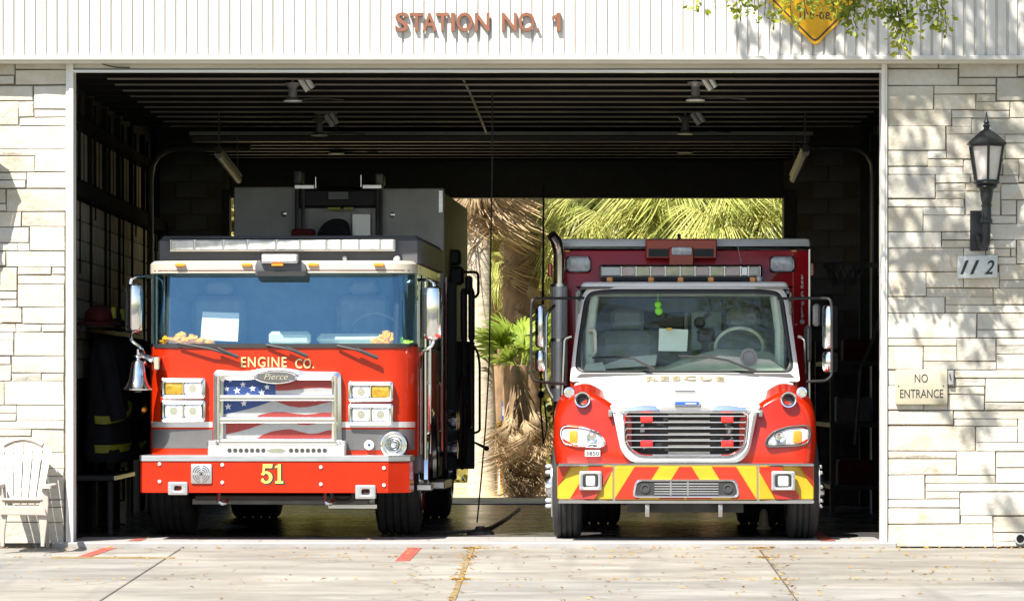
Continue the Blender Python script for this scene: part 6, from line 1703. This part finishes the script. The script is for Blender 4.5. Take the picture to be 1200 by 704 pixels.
# ---- behind the building: palms, hedge, street things
def blade_fan(n, length, width, droop, seed, spread=2.5, segs=4):
    """a fan leaf: petiole along +y then n folded blades spreading and drooping at their tips"""
    r_ = random.Random(seed); m = MB()
    pet = length * .75
    m.tube([(0, 0, 0), (0, pet * .5, .04), (0, pet, -.03)], [.016, .012, .008], 4)
    for i in range(n):
        a = (i / (n - 1) - .5) * 2 * spread / 2 * 1.0 + r_.uniform(-.03, .03)
        L = length * (1 - .25 * abs(a) / (spread / 2)) * r_.uniform(.85, 1.1)
        dx, dy = math.sin(a), math.cos(a)
        pts = []
        dr = droop * r_.uniform(.7, 1.4)
        for s in range(segs + 1):
            t = s / segs
            bend = dr * max(0, t - .35) ** 1.6
            u = L * (t - .25 * bend)
            pts.append(Vector((dx * u, pet + dy * u, -.03 - L * bend + .02 * math.sin(9 * t + i))))
        side = Vector((dy, -dx, 0))
        rows = []
        for s, p in enumerate(pts):
            t = s / segs
            wd = width * (.25 + 1.2 * t) * (1 - t) ** .6 + .002
            rows.append([p - side * wd, p + Vector((0, 0, wd * .5)), p + side * wd])
        m.grid(rows)
    return m
fan_meshes = [blade_fan(36, 1.0, .015, 1.5, s).mesh('palm_frond', frond_m, smooth=60, recalc=False) for s in (1, 2, 3)]
young_meshes = [blade_fan(16, .62, .034, .5, s, 2.2).mesh('palm_frond', frond2_m, smooth=60, recalc=False) for s in (4, 5)]
dead_meshes = [blade_fan(20, .75, .015, 2.2, s, 1.5).mesh('dead_frond', thatch_m, smooth=60, recalc=False) for s in (6, 7, 8)]
def palm(px, d, label, r, z_top, n_fr, n_dead, tm, meshes, dead_z=(0, 0), scale=1.0, up=(-.5, 1.0), trunk_z0=-.05, seed=0, taper=.85, dscale=1.0):
    r_ = random.Random(seed + 100)
    x0 = PX(px, d)
    t = thing('palm_tree', label, 'palm', (x0, d, 0))
    pts, rs = [], []
    n = 14
    for i in range(n + 1):
        z = trunk_z0 + (z_top - trunk_z0) * i / n
        pts.append((.03 * math.sin(z * 1.3 + seed), .03 * math.cos(z * 1.1), z)); rs.append(r * (1.12 - .12 * min(1, i / 2)) * (1 - (1 - taper) * i / n) * r_.uniform(.95, 1.05))
    MB().tube(pts, rs, 14).build('trunk', tm, t)
    def leafobj(me, name, z, az, el, sc):
        o = bpy.data.objects.new(name, me); COL.objects.link(o); o.parent = t
        o.location = (r * .5 * math.sin(-az), r * .5 * math.cos(az), z)
        o.rotation_euler = (el, r_.uniform(-.5, .5), az); o.scale = (sc, sc, sc)
    for i in range(n_fr):
        az = i * 2.399 + r_.uniform(-.3, .3)
        leafobj(r_.choice(meshes), 'palm_frond', z_top + r_.uniform(-.15, .1), az, r_.uniform(*up), scale * r_.uniform(.85, 1.2))
    for i in range(n_dead):
        az = i * 2.399 + r_.uniform(-.3, .3)
        leafobj(r_.choice(dead_meshes), 'dead_frond', r_.uniform(*dead_z), az, r_.uniform(-1.5, -1.15), dscale * r_.uniform(.8, 1.15))
    return t
palm(563, 17.6, 'tall palm with smooth pale trunk and hanging thatch, nearest the fire engine', .19, 7.6, 14, 60, palmtrunk_m, fan_meshes, (4.6, 5.9), seed=1, dscale=1.1)
palm(612, 18.6, 'tall palm with dark rugged trunk and orange brown thatch in doorway', .27, 7.6, 14, 110, palmdark_m, fan_meshes, (2.3, 5.2), seed=2, dscale=.62)
palm(611, 17.0, 'short young palm with green fans above a brown skirt', .15, 1.75, 18, 64, palmdark_m, young_meshes, (.70, 1.55), up=(.0, 1.3), seed=3, dscale=.72, scale=.85)
for i, (px, d, zt, sc, lab) in enumerate(((700, 18.6, 3.5, .62, 'small fan palm with yellow green fronds just right of the exhaust stack'),
                                      (765, 19.2, 3.75, .85, 'bushy fan palm with pale drooping fronds behind the middle of the rescue truck roof'),
                                      (835, 18.2, 3.55, .85, 'bushy fan palm with long yellow fronds behind the rescue truck light housing'),
                                      (905, 18.8, 3.8, .85, 'bushy fan palm filling the far corner of the back doorway'),
                                      (672, 20.0, 2.5, .50, 'low fan palm seen between exhaust stack and dark trunk'),
                                      (586, 22.0, 3.1, .42, 'pale green fan palm standing behind the two tall trunks'),
                                      (725, 22.4, 4.6, .9, 'taller fan palm rising behind the rescue truck roof, nearer the exhaust stack'),
                                      (800, 21.8, 4.9, .9, 'taller fan palm rising behind the middle of the rescue truck box'),
                                      (880, 22.4, 5.0, .9, 'taller fan palm rising behind the outer corner of the rescue truck box'))):
    palm(px, d, lab, .16, zt, 54, 8, palmdark_m, fan_meshes, (zt - 1.4, zt - .5), scale=sc, up=(-1.0, .8), seed=10 + i, dscale=sc)
# far foliage closing the view
def foliage_mass(name, label, cat, mt, regions, n, size, seed):
    r_ = random.Random(seed); vs, fs = [], []
    for i in range(n):
        (x0, x1, y0, y1, z0, z1) = regions[i % len(regions)]
        c_ = Vector((r_.uniform(x0, x1), r_.uniform(y0, y1), r_.uniform(z0, z1)))
        a = Vector((r_.gauss(0, 1), r_.gauss(0, 1), r_.gauss(0, 1))).normalized()
        b = a.cross(Vector((r_.gauss(0, 1), r_.gauss(0, 1), r_.gauss(0, 1)))).normalized()
        s_ = size * r_.uniform(.6, 1.5)
        k = len(vs)
        vs += [c_ - a * s_, c_ + b * s_ * .4, c_ + a * s_, c_ - b * s_ * .4]; fs.append((k, k + 1, k + 2, k + 3))
    me = bpy.data.meshes.new(name); me.from_pydata([tuple(v) for v in vs], [], fs); me.materials.append(mt)
    o = bpy.data.objects.new(name, me); COL.objects.link(o)
    return o
h_ = foliage_mass('far_hedge', '', '', hedge_m, [(-12, 12, 26, 28.5, 0, 3.2), (-12, 12, 26.5, 28.5, 2, 7.5), (-6, 8, 25.5, 27, 0, 6)], 30000, .22, 5)
h_['kind'] = 'stuff'
# things seen small between the trucks
bd_ = thing('street_banner', 'small blue and white banner with yellow foot behind the young palm', 'banner', P(592, 560, 20))
MB().box(PX(588, 20), PX(603, 20), 20, 20.03, PZ(492, 20), PZ(470, 20)).build('blue_field', blue_m, bd_, world=True, smooth=0)
MB().box(PX(589, 20), PX(602, 20), 19.99, 20.0, PZ(487, 20), PZ(476, 20)).build('white_field', white_m, bd_, world=True, smooth=0)
MB().box(PX(583, 20), PX(604, 20), 19.98, 20.0, PZ(503, 20), PZ(493, 20)).build('yellow_field', chevy_m, bd_, world=True, smooth=0)
MB().box(PX(594, 20), PX(598, 20), 20.03, 20.07, 0, PZ(470, 20)).build('post', white_m, bd_, world=True, smooth=0)
br = thing('road_barrel', 'orange and white road barrel half hidden by the brown palm skirt', 'barrel', (PX(602, 19.4), 19.4, 0))
for k, (z0, z1, mt) in enumerate(((0, .3, white_m), (.3, .5, white_m), (.5, .62, orange_m), (.62, .78, white_m), (.78, .95, orange_m))):
    MB().lathe([(.22 - .02 * z0, z0), (.22 - .02 * z1, z1)], (0, 0, 0), (0, 0, 1), 14).build('band', mt, br)
tag(MB().lathe([(.02, 0), (.28, .02), (.26, .36), (.25, .36), (.2, .1)], (PX(588, 18.5), 18.5, PZ(545, 18.5)), (0, 0, 1), 16).box(PX(586, 18.5), PX(590, 18.5), 18.45, 18.55, 0, PZ(545, 18.5)).build('orange_tub', orange_m, None), 'orange tub on a stand behind the palms', 'tub')

# ---- the oak at the kerb: trunk outside the picture, twigs reaching into it, shade on the wall
oak = thing('oak_tree', 'oak tree with small yellow green leaves overhanging the white fascia', 'tree', (8.6, -4.2, apron_z(-4.2) - .2))
r_ = random.Random(21)
MB().tube([(8.6, -4.2, -.4), (8.55, -4.2, 1.2), (8.4, -4.1, 2.8), (8.0, -4.0, 4.4), (7.0, -3.9, 6.2)], [.40, .32, .28, .24, .17], 12).build('trunk', bark_m, oak, world=True)
clumps = []                                       # where leaves gather: (centre, radius, number)
limb = MB()
def branch(a, b, ra, rb, n=6):
    a, b = Vector(a), Vector(b); pts = []
    for i in range(n + 1):
        t = i / n
        p = a.lerp(b, t) + Vector((r_.uniform(-.08, .08), r_.uniform(-.08, .08), .25 * math.sin(math.pi * t) * (b - a).length * .2)) * (1 if 0 < i < n else 0)
        pts.append(p)
    limb.tube(pts, [ra + (rb - ra) * i / n for i in range(n + 1)], 7)
    return pts
fork = Vector((7.0, -3.9, 6.2))
targets = []
for (px, py, t) in ((1060, 130, 4.2), (1110, 230, 4.0), (1080, 330, 3.6), (1170, 150, 4.4), (1185, 330, 3.6), (1130, 60, 4.0), (1000, 40, 3.4), (940, 25, 3.0), (1060, 250, 4.6), (1150, 400, 3.4), (1075, 20, 3.8), (1190, 240, 4.6), (900, 50, 2.9), (1120, 300, 4.4), (1110, 120, 3.8), (1175, 45, 3.6), (1045, 60, 3.2), (970, 60, 3.4), (960, 45, 3.6), (1010, 25, 3.9), (1090, 40, 3.5), (1150, 30, 3.8), (1195, 30, 3.4), (1050, 30, 4.4), (1185, 620, 5.0), (1140, 480, 4.2)):
    wp = P(px, py, 0) + SUN * (t / 1.0) * 1.9
    targets.append((wp, .34 if py < 380 else .2, 1))
for wp, rr, k in targets:
    branch(fork + Vector((r_.uniform(-.2, .2), 0, r_.uniform(-.3, .3))), wp, .028, .008)
    clumps.append((wp, rr, 72 if rr > .3 else 34))
for k in range(26):                               # the rest of the crown, further to the side and above
    c_ = Vector((r_.uniform(5.6, 11.5), r_.uniform(-8.5, -3.4), r_.uniform(7.0, 11.0)))
    branch(fork, c_, .035, .008); clumps.append((c_, r_.uniform(.6, 1.0), 420))
# drooping twigs in front of the fascia
tw = []
for (px, py0, py1, d, n) in ((822, -14, 8, -1.9, 14), (838, -20, 3, -1.9, 6), (868, -16, 12, -1.7, 30), (884, -18, 13, -1.8, 30), (897, -14, 22, -1.7, 14), (908, -6, 30, -1.6, 8), (928, -12, 24, -1.7, 22), (945, -14, 20, -1.8, 18), (962, -14, 8, -1.7, 20), (978, -16, 12, -1.8, 34),
                         (996, -14, 22, -1.7, 50), (1003, -10, 34, -1.7, 22), (1016, -16, 18, -1.8, 46), (1033, -16, 10, -1.7, 30), (1045, -14, 22, -1.6, 34), (1056, -10, 36, -1.6, 40), (1058, 20, 60, -1.6, 30), (1064, -10, 40, -1.6, 30), (1075, -16, 8, -1.7, 16), (1090, -16, 16, -1.6, 30), (1102, -12, 28, -1.6, 26), (1108, 8, 39, -1.6, 16)):
    a, b = P(px - 4, py0 - 10, d), P(px, py1, d)
    pts = [a.lerp(b, i / 5) + Vector((r_.uniform(-.02, .02), r_.uniform(-.06, .06), 0)) for i in range(6)]
    limb.tube(pts, [.008, .007, .006, .005, .004, .003], 5)
    tw.append((pts, n))
main = [fork, Vector((6.2, -3.2, 6.4)), Vector((5.0, -2.4, 6.3)), Vector((4.2, -1.9, 5.9)), Vector((3.4, -1.8, 5.5)), Vector((2.6, -1.8, 5.35)), Vector((1.7, -1.9, 5.3))]
limb.tube(main, [.08, .06, .045, .035, .025, .018, .01], 7)
limb.build('limb', bark_m, oak, world=True)
lv, lf = [], []
def leaf(c_, s_, dir_=None):
    a = dir_ if dir_ is not None else Vector((r_.gauss(0, 1), r_.gauss(0, 1), r_.gauss(0, .6)))
    a = a.normalized()
    b = a.cross(Vector((r_.gauss(0, 1), r_.gauss(0, 1), r_.gauss(0, 1)))).normalized()
    k = len(lv)
    n_ = a.cross(b) * s_ * .12
    for p in (c_, c_ + a * s_ * .45 + b * s_ * .30 + n_, c_ + a * s_ * .8 + b * s_ * .24, c_ + a * s_ * 1.05, c_ + a * s_ * .8 - b * s_ * .24, c_ + a * s_ * .45 - b * s_ * .30 + n_): lv.append(tuple(p))
    lf.append((k, k + 1, k + 2, k + 3)); lf.append((k, k + 3, k + 4, k + 5))
for c_, rr, n in clumps:
    for i in range(n):
        v = Vector((r_.gauss(0, .5), r_.gauss(0, .5), r_.gauss(0, .5)))
        leaf(c_ + v * rr, r_.uniform(.08, .15))
for pts, n in tw:
    for i in range(int(n * 1.5)):
        t = min(.999, r_.random() ** .7) * 5; k = int(t)
        p = pts[k].lerp(pts[k + 1], t - k)
        d_ = Vector((r_.gauss(0, .8), r_.gauss(0, .5), r_.gauss(-.5, .6)))
        leaf(p + d_ * .05, r_.uniform(.042, .072), d_)
me = bpy.data.meshes.new('crown'); me.from_pydata(lv, [], lf); me.materials.append(leaf_m)
cr = bpy.data.objects.new('crown', me); COL.objects.link(cr); cr.parent = oak
cr.matrix_parent_inverse = WM['oak_tree'].inverted()

# ---- dry leaves on the apron
vs, fs = [], []
r_ = random.Random(5)
def dry(x, y, z, s):
    a = r_.uniform(0, 6.283); u, v = Vector((math.cos(a), math.sin(a), r_.uniform(-.3, .3))), Vector((-math.sin(a), math.cos(a), r_.uniform(-.3, .3)))
    c_ = Vector((x, y, z + s * .30)); k = len(vs)
    vs.extend(tuple(p) for p in (c_ - u * s, c_ + v * s * .5 + Vector((0, 0, s * .2)), c_ + u * s, c_ - v * s * .5 + Vector((0, 0, s * .2))))
    fs.append((k, k + 1, k + 2)); fs.append((k, k + 2, k + 3))
for i in range(1500):
    x, y = r_.uniform(-6, 7.5), -r_.random() ** 1.3 * 11 - .14
    if r_.random() < .5: y = r_.choice((-.17, d653, d678, -.2)) + r_.gauss(0, .03)
    if r_.random() < .14:
        x = jl[2](y) + r_.gauss(0, .05)
    elif r_.random() < .12:
        x = jl[3](y) + r_.gauss(0, .05)
    if x < -1 and r_.random() < .3: continue
    dry(x, y, apron_z(y), r_.uniform(.012, .034))
for i in range(70): dry(r_.uniform(-4, 3.4), r_.uniform(.05, 1.6), .004, r_.uniform(.01, .024))
for i in range(90): dry(r_.uniform(PX(1165), 7), -.16 - r_.random() ** 2 * .25, apron_z(-.2), r_.uniform(.015, .035))
me = bpy.data.meshes.new('dry_leaves'); me.from_pydata(vs, [], fs); me.materials.append(dryleaf_m)
o = bpy.data.objects.new('dry_leaves', me); COL.objects.link(o); o['kind'] = 'stuff'
